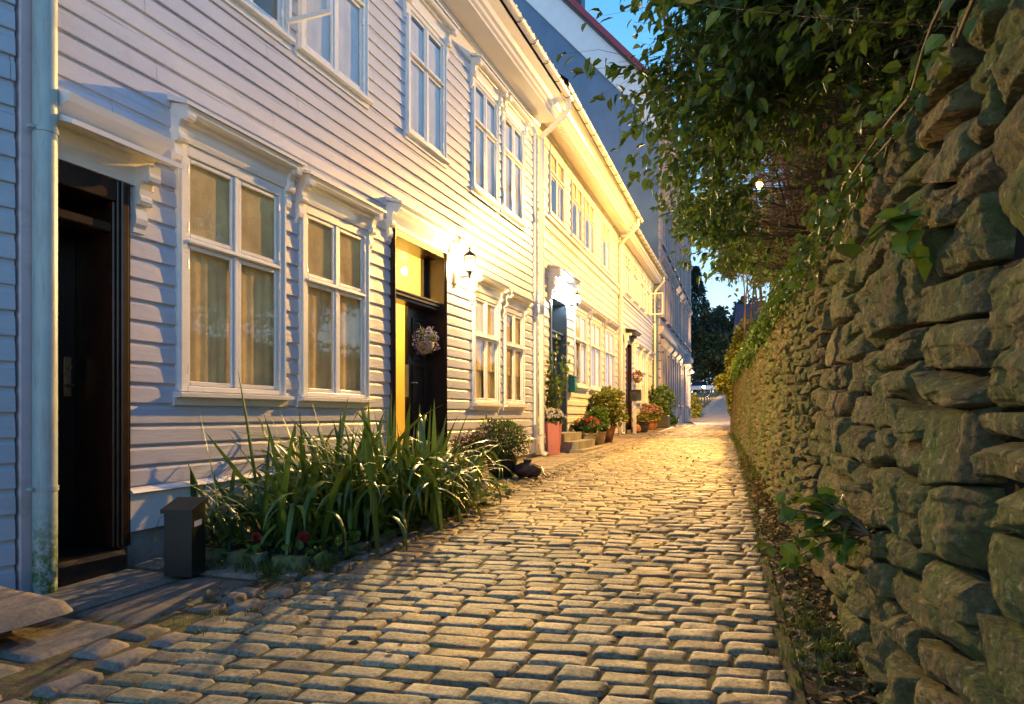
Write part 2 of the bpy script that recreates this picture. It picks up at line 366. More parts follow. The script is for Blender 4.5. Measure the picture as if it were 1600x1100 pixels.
def glass_mat():
    m, n, b, o = new_mat('old_window_glass'); n.nodes.remove(b); v = geo(n)
    u = N(n, 'ShaderNodeBump'); u.inputs['Strength'].default_value = 0.10; u.inputs['Distance'].default_value = 0.02
    n.links.new(noise(n, v, 2.2, 2), u.inputs['Height'])
    g = N(n, 'ShaderNodeBsdfGlossy'); g.inputs['Roughness'].default_value = 0.015; n.links.new(u.outputs[0], g.inputs['Normal'])
    t = N(n, 'ShaderNodeBsdfTransparent'); t.inputs[0].default_value = (0.95, 0.95, 0.93, 1)
    s = N(n, 'ShaderNodeMixShader')
    ge = N(n, 'ShaderNodeNewGeometry'); dt = N(n, 'ShaderNodeVectorMath', operation='DOT_PRODUCT')
    n.links.new(ge.outputs['Incoming'], dt.inputs[0]); n.links.new(ge.outputs['Normal'], dt.inputs[1])
    def mth(op, a, b=None):
        q = N(n, 'ShaderNodeMath', operation=op)
        for i, x in enumerate((a, b)):
            if x is None: continue
            if isinstance(x, (int, float)): q.inputs[i].default_value = x
            else: n.links.new(x, q.inputs[i])
        return q.outputs[0]
    ab = mth('ABSOLUTE', dt.outputs['Value']); om = mth('SUBTRACT', 1.0, ab); pw = mth('POWER', om, 4.0)
    ad = N(n, 'ShaderNodeMath', operation='MULTIPLY_ADD'); ad.inputs[1].default_value = 0.88; ad.inputs[2].default_value = 0.08; ad.use_clamp = True
    n.links.new(pw, ad.inputs[0]); n.links.new(ad.outputs[0], s.inputs[0])
    n.links.new(t.outputs[0], s.inputs[1]); n.links.new(g.outputs[0], s.inputs[2]); n.links.new(s.outputs[0], o.inputs[0]); return m
M['glass'] = glass_mat()
def emit(name, col, k):
    """glowing frosted bulb glass: it gives off light and lets light through"""
    m, n, b, o = new_mat(name); n.nodes.remove(b); e_ = N(n, 'ShaderNodeEmission'); e_.inputs[0].default_value = tuple(col) + (1,); e_.inputs[1].default_value = k
    t = N(n, 'ShaderNodeBsdfTransparent'); a = N(n, 'ShaderNodeAddShader'); n.links.new(e_.outputs[0], a.inputs[0]); n.links.new(t.outputs[0], a.inputs[1]); n.links.new(a.outputs[0], o.inputs[0]); return m
def lamp_light(name, parent, loc, col, energy, size=0.05, soft=None):
    l = bpy.data.lights.new(name, 'POINT'); l.color = col; l.energy = energy; l.shadow_soft_size = size
    if soft:
        l.use_nodes = True; t = l.node_tree; fo = t.nodes.new('ShaderNodeLightFalloff'); fo.inputs[0].default_value = 1.0
        fo.inputs['Smooth'].default_value = soft
        t.links.new(fo.outputs['Linear'], t.nodes['Emission'].inputs['Strength'])
    o = bpy.data.objects.new(name, l); C.objects.link(o)
    o.location = Vector(loc) - WL[parent]; o.parent = parent; return o
# ================================================================== GROUND, SETTS, SLABS
def sheet(name, x0f, x1f, ys, dz, mat, nx=6):
    V = []; F = []
    for j, y in enumerate(ys):
        a, b_ = (x0f(y) if callable(x0f) else x0f), (x1f(y) if callable(x1f) else x1f)
        for i in range(nx + 1): V.append((a + (b_ - a) * i / nx, y, zg(y) + dz))
    for j in range(len(ys) - 1):
        for i in range(nx):
            k = j * (nx + 1) + i; F.append((k, k + 1, k + nx + 2, k + nx + 1))
    return tag(np_mesh(name, V, F, mat, smooth=False), kind='structure')
ysl = [-15, -5, 0, 4, 8, 12, 16, 20, 24, 28, 30.5, 36, 42, 48, 55, 62, 70, 78, 85, 92, 100, 150, 300, 700]
sheet('ground', -300, 300, ysl, -0.075, M['mossy'], 40)

def pillows(cells, res, name, mat, parent=None, kind=None, dome=0.018, side=0.05, n_amp=0.006, n_sc=14, power=4.0, cp=4.2):
    """cells: list of (4 corner xy, z, tilt x, tilt y, rnd). Each a rounded stone with a domed, worn top"""
    nx, ny = res
    u = np.linspace(-1, 1, nx); v = np.linspace(-1, 1, ny); U, W_ = np.meshgrid(u, v)
    ed = np.maximum(np.abs(U) ** power, np.abs(W_) ** power)
    # pull the outline's corners in so stones are rounded
    rr = (np.abs(U) ** cp + np.abs(W_) ** cp); k = np.where(rr > 1, rr ** (-1 / cp), 1.0)
    Uc, Wc = U * k, W_ * k
    n = len(cells); cc = np.array([c[0] for c in cells]); A = cc[:, 0][:, None, None]; B = cc[:, 1][:, None, None]
    Cc = cc[:, 2][:, None, None]; D = cc[:, 3][:, None, None]
    p = ((Uc + 1) / 2)[None, :, :, None]; q = ((Wc + 1) / 2)[None, :, :, None]
    P = (1 - q) * ((1 - p) * A + p * B) + q * ((1 - p) * D + p * Cc)
    z0 = np.array([c[1] for c in cells])[:, None, None]; tx = np.array([c[2] for c in cells])[:, None, None]; ty = np.array([c[3] for c in cells])[:, None, None]
    Q = np.stack([P[..., 0] * n_sc, P[..., 1] * n_sc, np.zeros_like(P[..., 0]) + 3.1], -1)
    nz = fbm(Q, 3)
    jx = fbm(Q * 0.9 + 40, 2) * n_amp * 0.9; jy = fbm(Q * 0.9 + 80, 2) * n_amp * 0.8
    z = z0 + dome * (1 - ed[None]) ** 0.8 + nz * n_amp + tx * Uc[None] + ty * Wc[None] - side * (ed[None] > 0.999)
    V = np.stack([P[..., 0] + jx, P[..., 1] + jy, z], -1).reshape(-1, 3)
    base = np.arange(n)[:, None] * (nx * ny)
    j, i = np.meshgrid(np.arange(ny - 1), np.arange(nx - 1), indexing='ij'); k0 = (j * nx + i).ravel()
    F = np.stack([k0, k0 + 1, k0 + nx + 1, k0 + nx], -1)[None] + base[:, :, None]
    rnd = np.repeat(np.array([c[4] for c in cells]), nx * ny)
    return V, F.reshape(-1, 4), rnd

def join_np(parts):
    Vs, Fs, Rs = [], [], []; k = 0
    for V, F, r in parts: Vs.append(V); Fs.append(F + k); Rs.append(r); k += len(V)
    return np.concatenate(Vs), np.concatenate(Fs), np.concatenate(Rs)

SK = math.tan(R(9))
def cell(x0, x1, y0, y1, g, j=0.0045, z=0.0, tilt=0.004, skew=True):
    c = []
    for x, y in ((x0 + g, y0 + g), (x1 - g, y0 + g), (x1 - g, y1 - g), (x0 + g, y1 - g)):
        x += random.uniform(-j, j); y += random.uniform(-j, j)
        if skew: y += (x + 1.2) * SK
        c.append((x, y))
    ym = sum(p[1] for p in c) / 4
    return (c, zg(ym) + z, random.uniform(-tilt, tilt), random.uniform(-tilt, tilt) + 0.5 * (y1 - y0) * 0.029, random.random())
near, far_ = [], []
y = 0.2
while y < 34:
    d = random.uniform(0.108, 0.142)
    a, b_ = xl(y - 0.25) , xr(y + 0.2)
    x = a - random.uniform(0.0, 0.12)
    while x < b_ - 0.06:
        wd = random.choice([random.uniform(0.15, 0.20), random.uniform(0.19, 0.26), random.uniform(0.22, 0.29)])
        x1 = min(x + wd, b_ + random.uniform(-0.01, 0.02))
        if x1 - x > 0.06:
            (near if y < 9 else far_).append(cell(x, x1, y, y + d, 0.0, 0.004, random.uniform(-0.006, 0.008)))
        x = x1
    y += d
Vv, Ff, rr = join_np([pillows(near, (13, 9), '', None, power=5, dome=0.010, n_amp=0.0042, side=0.010), pillows(far_, (7, 5), '', None, dome=0.010, n_amp=0.004, side=0.010)])
road = np_mesh('cobbled_lane', Vv, Ff, M['sett'], rnd=rr); tag(road, kind='structure')
sheet('pavement_bed', lambda y: -4.12 - 0.03 * max(0, y - 11), lambda y: xl(y) - .02, [y_ for y_ in np.linspace(-3, 34, 38)], -0.006, M['joint'], 3)
sheet('lane_bed', lambda y: xl(y) - .02, lambda y: xr(y) + 0.05, [y_ for y_ in np.linspace(-3, 34, 38)], -0.001, M['joint'], 4)

# upper lane beyond the setts
def lanemat():
    m, n, b, o = new_mat('far_lane_setts'); v = geo(n)
    br = N(n, 'ShaderNodeTexBrick'); br.inputs['Scale'].default_value = 3.5; n.links.new(v, br.inputs[0])
    br.inputs['Color1'].default_value = (0.42, 0.33, 0.22, 1); br.inputs['Color2'].default_value = (0.34, 0.26, 0.17, 1); br.inputs['Mortar'].default_value = (0.10, 0.08, 0.06, 1)
    n.links.new(mixc(n, 0.7, br.outputs[0], ramp(n, noise(n, v, 1.2, 6), [(0.3, 0.6), (0.7, 1.2)]), 'MULTIPLY'), b.inputs['Base Color'])
    b.inputs['Roughness'].default_value = 0.75; bump(n, b, noise(n, v, 12), 0.5, 0.03); return m
M['lane'] = lanemat()
sheet('upper_lane', lambda y: -3.35 if y < 34.2 else -3.35 - 0.14 * min(y - 34, 14) , lambda y: -1.6 + 0.02 * (y - 34), [33.9, 36, 40, 44, 48, 52, 58, 64, 70, 78, 85, 100, 120], -0.01, M['lane'], 4)

M['litterearth'] = joint_mat('leafy_brown_earth', (0.05, 0.03, 0.018), (0.13, 0.08, 0.045), (0.07, 0.08, 0.02), .55, .7, 3)
# left pavement: gutter stones then slate slabs
gut, slabs = [], []
for (row, wd0) in ((0, 0.17), (1, 0.20)):
    y = 0.6
    while y < 33:
        L = random.uniform(0.14, 0.34); off = row * 0.19
        x1 = xl(y) - 0.035 - off; x0 = x1 - wd0
        if random.random() < 0.9: gut.append(cell(x0, x1, y, y + L, 0.008, 0.004, random.uniform(-0.012, 0.0), 0.006, False))
        y += L
y = 0.2
while y < 30:
    L = random.uniform(0.5, 0.95)
    wallx = -3.98 if y < 11.6 else -4.08 - 0.0306 * (y - 11.7)
    x1 = xl(y) - 0.45; x = x1
    if 3.55 < y + L and y < 3.55: L = 3.56 - y
    if 3.5 < y < 7.3:                       # the planting bed takes this stretch
        y = 7.35; continue
    while x > wallx + 0.08:
        wd = random.uniform(0.42, 0.8); x0 = max(x - wd, wallx)
        if x0 - wallx < 0.2: x0 = wallx
        slabs.append(cell(x0, x, y, y + L, 0.004, 0.003, random.uniform(0.0, 0.004), 0.001, False)); x = x0
    y += L
Vv, Ff, rr = pillows(gut, (9, 9), '', None, power=3.2, dome=0.028, n_amp=0.013, n_sc=9)
tag(np_mesh('gutter_stones', Vv, Ff, M['slab'], rnd=rr), kind='structure')
Vv, Ff, rr = pillows(slabs, (13, 13), '', None, cp=22, power=24, dome=0.007, n_amp=0.005, n_sc=5, side=0.02)
tag(np_mesh('pavement', Vv, Ff, M['slab'], rnd=rr), kind='structure')
# right gutter slabs beneath the wall
rg = []; y = 0.5
while y < 26:
    L = random.uniform(0.16, 0.36); a = xr(y) + 0.03
    w1 = random.uniform(0.16, 0.22)
    rg.append(cell(a, a + w1, y, y + L, 0.010, 0.012, random.uniform(-0.035, -0.015), 0.008, False))
    if random.random() < 0.62 and xw(y) - a > 0.3: rg.append(cell(a + w1 + 0.02, a + w1 + random.uniform(0.15, 0.24), y, y + L, 0.014, 0.02, random.uniform(-0.05, -0.03), 0.01, False))
    y += L
Vv, Ff, rr = pillows(rg, (9, 7), '', None, power=4, dome=0.018, n_amp=0.010, n_sc=9)
tag(np_mesh('gutter_stones', Vv, Ff, M['slab'], rnd=rr), kind='structure')
sheet('gutter_earth', lambda y: xr(y) - 0.02, lambda y: xw(y) + 0.1, [y_ for y_ in np.linspace(-3, 25, 30)], -0.012, M['litterearth'], 3)
# garden terrace held up by the stone wall
def ztop(y): return 1.02 + 0.010 * y
V = []; F = []; yy = np.linspace(-8, 24.3, 30)
for y in yy:
    for dx in (0.34, 1.2, 3, 8, 40): V.append((xw(y) + dx, y, ztop(y) - 0.06 + 0.1 * (dx > 2) + 0.03 * dx))
for j in range(len(yy) - 1):
    for i in range(4): k = j * 5 + i; F.append((k, k + 1, k + 6, k + 5))
tag(np_mesh('garden_terrace', V, F, M['mossy'], smooth=False), kind='structure')

# ================================================================== STONE WALL
stones = []
def split(s0, s1, t0, t1, big):
    W_, H_ = s1 - s0, t1 - t0
    mw = 0.66 if big else 0.34; mh = 0.20 if big else 0.12
    if W_ > mw * random.uniform(0.75, 1.3) and W_ / H_ > 1.9:
        f = random.uniform(0.32, 0.68); m_ = s0 + W_ * f
        split(s0, m_, t0, t1, big); split(m_, s1, t0, t1, big); return
    if H_ > mh * random.uniform(0.75, 1.35) or (H_ > 0.1 and W_ / H_ < 0.8 and random.random() < 0.7):
        f = random.uniform(0.35, 0.65); m_ = t0 + H_ * f
        split(s0, s1, t0, m_, big); split(s0, s1, m_, t1, big); return
    if W_ > mw * 1.5: split(s0, s0 + W_ / 2, t0, t1, big); split(s0 + W_ / 2, s1, t0, t1, big); return
    stones.append((s0, s1, t0, t1))
s = -3.0
HW = 1.0
while s < 24.4:
    big = s < 4.4; Wd = random.uniform(0.9, 1.6) if big else random.uniform(0.6, 1.1)
    if s + Wd > 24.2: Wd = 24.45 - s
    t = 0.0
    while t < 1:
        h = random.uniform(0.07, 0.16) if big else random.uniform(0.14, 0.26); h = min(h, 1 - t)
        if 1 - t - h < 0.06: h = 1 - t
        split(s, s + Wd, t * 2.12, (t + h) * 2.12, big); t += h
    s += Wd
def warp(S, T):
    P = np.stack([S * 1.3, T * 1.7, np.zeros_like(S) + 5], -1)
    P2 = np.stack([S * 4.2, T * 4.6, np.zeros_like(S) + 9], -1)
    return S + 0.11 * fbm(P, 2) + 0.035 * vnoise(P2), T + 0.11 * fbm(P + 31, 2) + 0.03 * vnoise(P2 + 31) + 0.05 * np.sin(S * 0.9)
def wall_stone(s0, s1, t0, t1, nx, ny):
    u = np.linspace(-1, 1, nx); v = np.linspace(-1, 1, ny); U, W_ = np.meshgrid(u, v)
    pw = random.uniform(8, 20)
    rr = (np.abs(U) ** pw + np.abs(W_) ** pw); k = np.where(rr > 1, rr ** (-1 / pw), 1.0)
    g = random.uniform(0.0005, 0.006)
    # irregular quad: corners wander
    jx = [random.uniform(-0.16, 0.16) * (s1 - s0) for _ in range(4)]; jy = [random.uniform(-0.16, 0.16) * (t1 - t0) for _ in range(4)]
    p = (U * k + 1) / 2; q = (W_ * k + 1) / 2
    wts = [(1 - p) * (1 - q), p * (1 - q), p * q, (1 - p) * q]
    sh = 0.5 * (s1 - s0); 
    S = s0 + g + (s1 - s0 - 2 * g) * p + sum(w_ * a for w_, a in zip(wts, jx)) * 0.35
    T = t0 + g + (t1 - t0 - 2 * g) * q + sum(w_ * a for w_, a in zip(wts, jy)) * 0.35
    S, T = warp(S, T)
    ed = np.maximum(np.abs(U), np.abs(W_))
    depth = random.uniform(0.018, 0.03); prot = random.choice([random.uniform(-0.012, 0.014), random.uniform(-0.012, 0.014), random.uniform(-0.02, 0.02)])
    o = prot + depth * (1 - ed ** random.uniform(18, 34)) + random.uniform(-0.012, 0.012) * U + random.uniform(-0.014, 0.014) * W_
    # cleaved planes meeting at crisp arrises
    for _ in range(random.randint(3, 6)):
        a = random.uniform(0, 6.28); cut = (U * math.cos(a) + W_ * math.sin(a)) - random.uniform(0.15, 0.95)
        o = o - np.maximum(cut, 0) * random.uniform(0.02, 0.085)
    P3 = np.stack([S * 7, T * 7, np.zeros_like(S) + random.random() * 30], -1)
    rg_ = 1 - np.abs(vnoise(P3 * 1.6)); rg2 = 1 - np.abs(vnoise(P3 * 4.1))
    o = o + 0.008 * fbm(P3, 2) + 0.014 * (rg_ - .6) + 0.007 * (rg2 - .6) + 0.004 * vnoise(P3 * 9)
    # bedding planes: stepped
    st_ = T * random.uniform(14, 30) + vnoise(P3 * .7) * .8; o = o + 0.009 * (np.floor(st_) % 2) * (random.random() < .55)
    o = np.where(ed > 0.999, o - 0.11, o)
    y = S; base = zga(y) - 0.10; top = 1.02 + 0.010 * y
    z = base + (top - base) * (T / 2.12)
    x = xw(y) - o + (T / 2.12) * 0.10
    V = np.stack([x, y, z], -1).reshape(-1, 3)
    j, i = np.meshgrid(np.arange(ny - 1), np.arange(nx - 1), indexing='ij'); k0 = (j * nx + i).ravel()
    F = np.stack([k0, k0 + nx, k0 + nx + 1, k0 + 1], -1)
    return V, F, np.full(nx * ny, random.random())
parts = []
for (s0, s1, t0, t1) in stones:
    n = (44, 30) if 0.5 < s0 < 3.4 else ((22, 15) if s0 < 7 else (11, 8))
    if s0 < -0.3: n = (8, 6)
    parts.append(wall_stone(s0, s1, t0, t1, *n))
wall = empty('stone_wall', (xw(10), 10, zg(10)), 'long mossy dry stone retaining wall running along the right side of the lane', 'wall')
Vv, Ff, rr = join_np(parts)
np_mesh('wall_face', Vv, Ff, M['wallstone'], wall, rnd=rr)
# capping stones lying along the top of the wall
caps = []; y = -3
while y < 24.4:
    L = random.uniform(0.22, 0.5)
    c = [(xw(y) + 0.115, y + 0.01), (xw(y) + 0.42, y + 0.01), (xw(y + L) + 0.42, y + L - 0.01), (xw(y + L) + 0.115, y + L - 0.01)]
    caps.append((c, ztop(y) - 0.02 + random.uniform(-0.03, 0.04), random.uniform(-0.02, 0.02), random.uniform(-0.02, 0.02), random.random())); y += L
Vv, Ff, rr = pillows(caps, (9, 9), '', None, power=3, dome=0.045, n_amp=0.015, n_sc=6, side=0.05)
np_mesh('wall_top', Vv, Ff, M['wallstone'], wall, rnd=rr)
b = MB(); Yb = list(np.linspace(-3.2, 24.5, 40))
vs = []; fs = []
for y in Yb: vs += [(xw(y) + 0.045, y, zg(y) - 0.3), (xw(y) + 0.145, y, ztop(y) - 0.03), (xw(y) + 0.42, y, ztop(y) - 0.03), (xw(y) + 0.42, y, zg(y) - 0.3)]
for i in range(len(Yb) - 1):
    for k in range(4): fs.append((i * 4 + k, (i + 1) * 4 + k, (i + 1) * 4 + (k + 1) % 4, i * 4 + (k + 1) % 4))
fs += [(0, 1, 2, 3), tuple(len(vs) - 4 + k for k in range(4))]
b.add(vs, fs); b.build('wall_core', M['wallcore'], wall)
# ================================================================== HOUSES
PITCH = 0.140
def cladding(fr, s0, s1, z0, z1, holes, name, mat, parent, pitch=PITCH, wave=0.0015, zphase=0.0):
    """lap boards as one surface, split around the openings"""
    prof = [(0.0, 0.016), (0.006, 0.018), (0.098, 0.012), (0.104, 0.010), (0.118, 0.001), (pitch, 0.0)]
    V = []; F = []
    def emit_band(za, oa, zb, ob, a, b_, sag):
        n = max(1, int((b_ - a) / 0.5)); k = len(V)
        for i in range(n + 1):
            s_ = a + (b_ - a) * i / n; w1 = wave * math.sin(s_ * 5.1 + za * 31) + wave * math.sin(s_ * 1.7 + sag)
            V.append(fr(oa + w1, s_, za)); V.append(fr(ob + w1, s_, zb))
        for i in range(n): F.append((k + 2 * i, k + 2 * i + 2, k + 2 * i + 3, k + 2 * i + 1))
    z = z0; r = 0
    while z < z1:
        sag = random.random() * 6; seams = [random.uniform(s0, s1) for _ in range(int((s1 - s0) / 3.2) + 1)]
        pr = [(min(z + p[0], z1), p[1]) for p in prof]
        for (za, oa), (zb, ob) in [((z, -0.003), pr[0])] + list(zip(pr, pr[1:])):
            cuts = sorted({za, zb} | {h[k] for h in holes for k in (2, 3) if za < h[k] < zb})
            if zb - za < 1e-6:
                cuts = [za, zb]
            for ca, cb in zip(cuts, cuts[1:]):
                t = lambda q: oa if zb - za < 1e-9 else oa + (ob - oa) * (q - za) / (zb - za)
                zm = (ca + cb) / 2; segs = [(s0, s1)]
                for h in holes + [(q_ - .0015, q_ + .0015, -99, 99) for q_ in seams]:
                    if h[2] <= zm <= h[3]:
                        ns = []
                        for a, b_ in segs:
                            if h[1] <= a or h[0] >= b_: ns.append((a, b_)); continue
                            if h[0] > a: ns.append((a, h[0]))
                            if h[1] < b_: ns.append((h[1], b_))
                        segs = ns
                o1, o2 = (oa, ob) if zb - za < 1e-6 else (t(ca), t(cb))
                for a, b_ in segs: emit_band(ca, o1, cb, o2, a, b_, sag)
        z += pitch; r += 1
    return np_mesh(name, V, F, mat, parent, smooth=False)

BR = [(0, 0), (.17, 0), (.17, -.055), (.178, -.08), (.17, -.105), (.15, -.118), (.125, -.112), (.112, -.095), (.098, -.112), (.088, -.15), (.085, -.185), (.098, -.205), (.098, -.23), (.08, -.25), (.055, -.248), (.05, -.28), (.058, -.34), (.05, -.375), (.03, -.40), (.03, -.43), (0, -.44)]
def bracket(fr, s, z, parent, mat, k=1.0, th=0.07):
    b = MB(); b.prism([(p[0] * k, z + p[1] * k) for p in BR], s - th / 2, s + th / 2, 's', fr)
    for dz in (-.085, -.23):           # scroll eyes
        b.prism([(k * ((.135 if dz > -.1 else .07) + .024 * math.cos(a)), z + k * (dz + .024 * math.sin(a))) for a in [i * math.pi / 5 for i in range(10)]], s - th / 2 - .008, s + th / 2 + .008, 's', fr)
    return b.build('bracket', mat, parent)
def cornice(fr, s0, s1, z, parent, mat, out=0.20, drop=0.30):
    """sloping hood; z is its top where it meets the wall"""
    b = MB()
    b.prism([(0.0, z), (out, z - 0.075), (out, z - 0.10), (0.02, z - 0.045)], s0, s1, 's', fr)
    b.prism([(0.02, z - 0.052), (out * 0.9, z - 0.098), (out * 0.87, z - 0.135), (out * .78, z - .150), (0.02, z - 0.150)], s0 + 0.03, s1 - 0.03, 's', fr)
    b.prism([(0.0, z - 0.151), (0.11, z - 0.151), (0.10, z - 0.175), (0.07, z - 0.185), (0.06, z - drop + .03), (.05, z - drop), (0.0, z - drop)], s0 + 0.10, s1 - 0.10, 's', fr)
    return b.build('cornice', mat, parent)
def bar(b, fr, o0, o1, s0, s1, z0, z1, bv=0.006): b.box(o0, o1, s0, s1, z0, z1, fr, bv)
def window(fr, house, s0, s1, z0, z1, trim, hood=True, transom=0.62, sillk=1.0, blind=(0.0, 1.0), cur=None, hoodz=0.30, name_room='room', open_sash=False, netting=False, brk=True, niche=0.45):
    """s0..s1, z0..z1: outer edge of the casing. Returns the hole it needs in the boards"""
    cw = 0.085
    f = MB()
    bar(f, fr, -0.02, 0.038, s0, s0 + cw, z0, z1); bar(f, fr, -0.02, 0.038, s1 - cw, s1, z0, z1)
    bar(f, fr, -0.02, 0.036, s0 + cw, s1 - cw, z1 - cw, z1); bar(f, fr, -0.02, 0.037, s0 + cw, s1 - cw, z0, z0 + 0.04)
    bar(f, fr, 0.036, 0.050, s0 + .012, s0 + .032, z0, z1, .004); bar(f, fr, 0.036, 0.050, s1 - .032, s1 - .012, z0, z1, .004)
    a, b_ = s0 + cw, s1 - cw; c, d = z0 + 0.04, z1 - cw
    W = f.build('window', trim, house)
    # casement sashes: two lights over two
    sh = MB(); zt = c + (d - c) * transom; m_ = (a + b_) / 2
    bar(sh, fr, -0.004, 0.030, m_ - 0.022, m_ + 0.022, c, d)
    bar(sh, fr, -0.004, 0.032, a, b_, zt, zt + 0.045); bar(sh, fr, 0.0, 0.055, a, b_, zt + 0.004, zt + 0.026, .004)
    r = 0.036
    for (p0, p1) in ((a, m_ - 0.022), (m_ + 0.022, b_)):
        for (q0, q1) in ((c, zt), (zt + 0.045, d)):
            sh.box(-0.004, 0.022, p0 + .003, p0 + r, q0 + .003, q1 - .003, fr, .005); sh.box(-0.004, 0.022, p1 - r, p1 - .003, q0 + .003, q1 - .003, fr, .005)
            sh.box(-0.004, 0.021, p0 + r, p1 - r, q0 + .003, q0 + r, fr, .005); sh.box(-0.004, 0.021, p0 + r, p1 - r, q1 - r, q1 - .003, fr, .005)
    for sx in (a + 0.004, b_ - 0.004):   # hinges
        for q in (c + 0.12, zt - 0.15, zt + 0.12, d - 0.1): sh.tube([fr(0.030, sx, q - .035), fr(0.030, sx, q + .035)], 0.009, 6)
    sh.build('sash', trim, W)
    g = MB(); g.add([fr(0.008, a, c), fr(0.008, b_, c), fr(0.008, b_, d), fr(0.008, a, d)], [(0, 1, 2, 3)]); g.build('pane', M['glass'], W)
    si = MB(); si.prism([(0.0, z0 - 0.002), (0.10 * sillk, z0 - 0.012), (0.10 * sillk, z0 - 0.04), (0.03, z0 - 0.048), (0.03, z0 - 0.10), (0.0, z0 - 0.10)], s0 - 0.03, s1 + 0.03, 's', fr); si.build('sill', trim, W)
    if hood:
        cornice(fr, s0 - 0.08, s1 + 0.08, z1 + hoodz, W, trim)
        if brk:
            for sx in (s0 - 0.012, s1 + 0.012): bracket(fr, sx, z1 + hoodz - 0.075, W, trim)
    # room behind
    n_ = MB(); k = niche
    for q in ([(-0.03, a, c), (-0.03, b_, c), (-k, b_, c), (-k, a, c)], [(-0.03, a, d), (-0.03, b_, d), (-k, b_, d), (-k, a, d)], [(-0.03, a, c), (-0.03, a, d), (-k, a, d), (-k, a, c)], [(-0.03, b_, c), (-0.03, b_, d), (-k, b_, d), (-k, b_, c)], [(-k, a, c), (-k, b_, c), (-k, b_, d), (-k, a, d)]):
        n_.add([fr(*p) for p in q], [(0, 1, 2, 3)])
    n_.build('reveal', M[name_room], W)
    cm = M['netcurtain'] if netting else M['curtain']
    def drape(p0, p1, q0, q1, o, amp=0.004, per=0.10):
        nx = max(4, int((p1 - p0) / 0.012)); V = []; F = []
        for j, q in enumerate((q0, (q0 + q1) / 2, q1)):
            for i in range(nx + 1):
                s_ = p0 + (p1 - p0) * i / nx; V.append(fr(o + amp * math.sin(s_ / per * 6.283 + 0.6 * math.sin(s_ * 9)) * (1.1 - 0.3 * j), s_, q))
        for j in range(2):
            for i in range(nx): F.append((j * (nx + 1) + i, j * (nx + 1) + i + 1, (j + 1) * (nx + 1) + i + 1, (j + 1) * (nx + 1) + i))
        np_mesh('curtain', V, F, cm, W)
    if blind: 
        q0, q1 = c + (d - c) * blind[0], c + (d - c) * blind[1]
        drape(a + 0.01, b_ - 0.01, q0, q1, -0.010, 0.0012, 0.13)
    for (u0, u1) in (cur or []): drape(a + (b_ - a) * u0, a + (b_ - a) * u1, c + 0.02, zt, -0.028)
    return (s0 + 0.02, s1 - 0.02, z0 + 0.01, z1 - 0.02)

def eave(fr, house, s0, s1, zt, out, trim, rise=0.42, dentil=False, hooks=True, tilemat=None, depth=5.0, pitch=38):
    so = MB()
    so.prism([(0.0, zt - 0.26), (0.032, zt - 0.26), (0.034, zt - 0.04), (0.06, zt - 0.03), (0.075, zt + .01), (0.075, zt + .03), (0.0, zt + .03)], s0, s1, 's', fr)
    so.prism([(0.0, zt + .031), (out * .62, zt + .031), (out * .62, zt + .07), (out * .68, zt + .09), (out * .68, zt + .15), (out * .74, zt + .17), (out * .78, zt + .23), (out * .92, zt + .30), (out * .92, zt + .34), (0.0, zt + .36)], s0, s1, 's', fr)
    S_ = so.build('eave', trim, house)
    if dentil:
        dd = MB(); s_ = s0 + .1; dd.box(out * .44, out * .61, s0 + .05, s1 - .05, zt - .002, zt + .0295, fr)
        while s_ < s1 - .05: dd.box(out * .46, out * .60, s_, s_ + .05, zt - .035, zt - .0, fr); s_ += .115
        dd.build('dentils', trim, S_)
    gm = MB(); pr = []
    cx, cz, r0 = out + 0.02, zt + rise - 0.02, 0.062
    for i in range(9): a = math.pi + math.pi * i / 8; pr.append((cx + r0 * math.cos(a), cz + r0 * math.sin(a)))
    for i in range(8, -1, -1): a = math.pi + math.pi * i / 8; pr.append((cx + (r0 - .006) * math.cos(a), cz + (r0 - .006) * math.sin(a)))
    gm.prism(pr, s0 - 0.03, s1 + 0.03, 's', fr); G = gm.build('gutter', trim, house)
    if hooks:
        s_ = s0 + 0.3
        while s_ < s1:
            hk = MB(); pts = [fr(cx - r0 - .01, s_, cz + .05)] + [fr(cx + (r0 + .008) * math.cos(math.pi + math.pi * i / 8), s_, cz + (r0 + .008) * math.sin(math.pi + math.pi * i / 8)) for i in range(9)]
            hk.tube(pts, 0.006, 5); hk.build('gutter_hook', M['iron'], G); s_ += 0.62
    # roof of pantiles (wavy), rising away from the street, ridge, and back slope
    t = math.tan(R(pitch)); V = []; F = []; rows = [(out + .05, zt + rise + .045), (out - depth, zt + rise + .045 + (depth + .05) * t)]
    ns = int((s1 - s0) / 0.045); nr = 3
    for j in range(nr):
        o_ = rows[0][0] + (rows[1][0] - rows[0][0]) * j / (nr - 1); z_ = rows[0][1] + (rows[1][1] - rows[0][1]) * j / (nr - 1)
        for i in range(ns + 1):
            s_ = s0 - .04 + (s1 - s0 + .08) * i / ns; V.append(fr(o_, s_, z_ + 0.022 * math.sin(s_ / 0.19 * 6.283)))
    for j in range(nr - 1):
        for i in range(ns): k = j * (ns + 1) + i; F.append((k, k + 1, k + ns + 2, k + ns + 1))
    # thickness of the bottom tile edge and the back slope
    k = len(V)
    for i in range(ns + 1): x = V[i]; V.append((x[0], x[1], x[2] - 0.028))
    for i in range(ns): F.append((i, i + 1, k + i + 1, k + i))
    k = len(V)
    V += [fr(out - 2 * depth, s0 - .04, zt + rise), fr(out - 2 * depth, s1 + .04, zt + rise)]
    F.append(((nr - 1) * (ns + 1), (nr - 1) * (ns + 1) + ns, k + 1, k))
    np_mesh('roof', V, F, M['tile'], house, smooth=True)

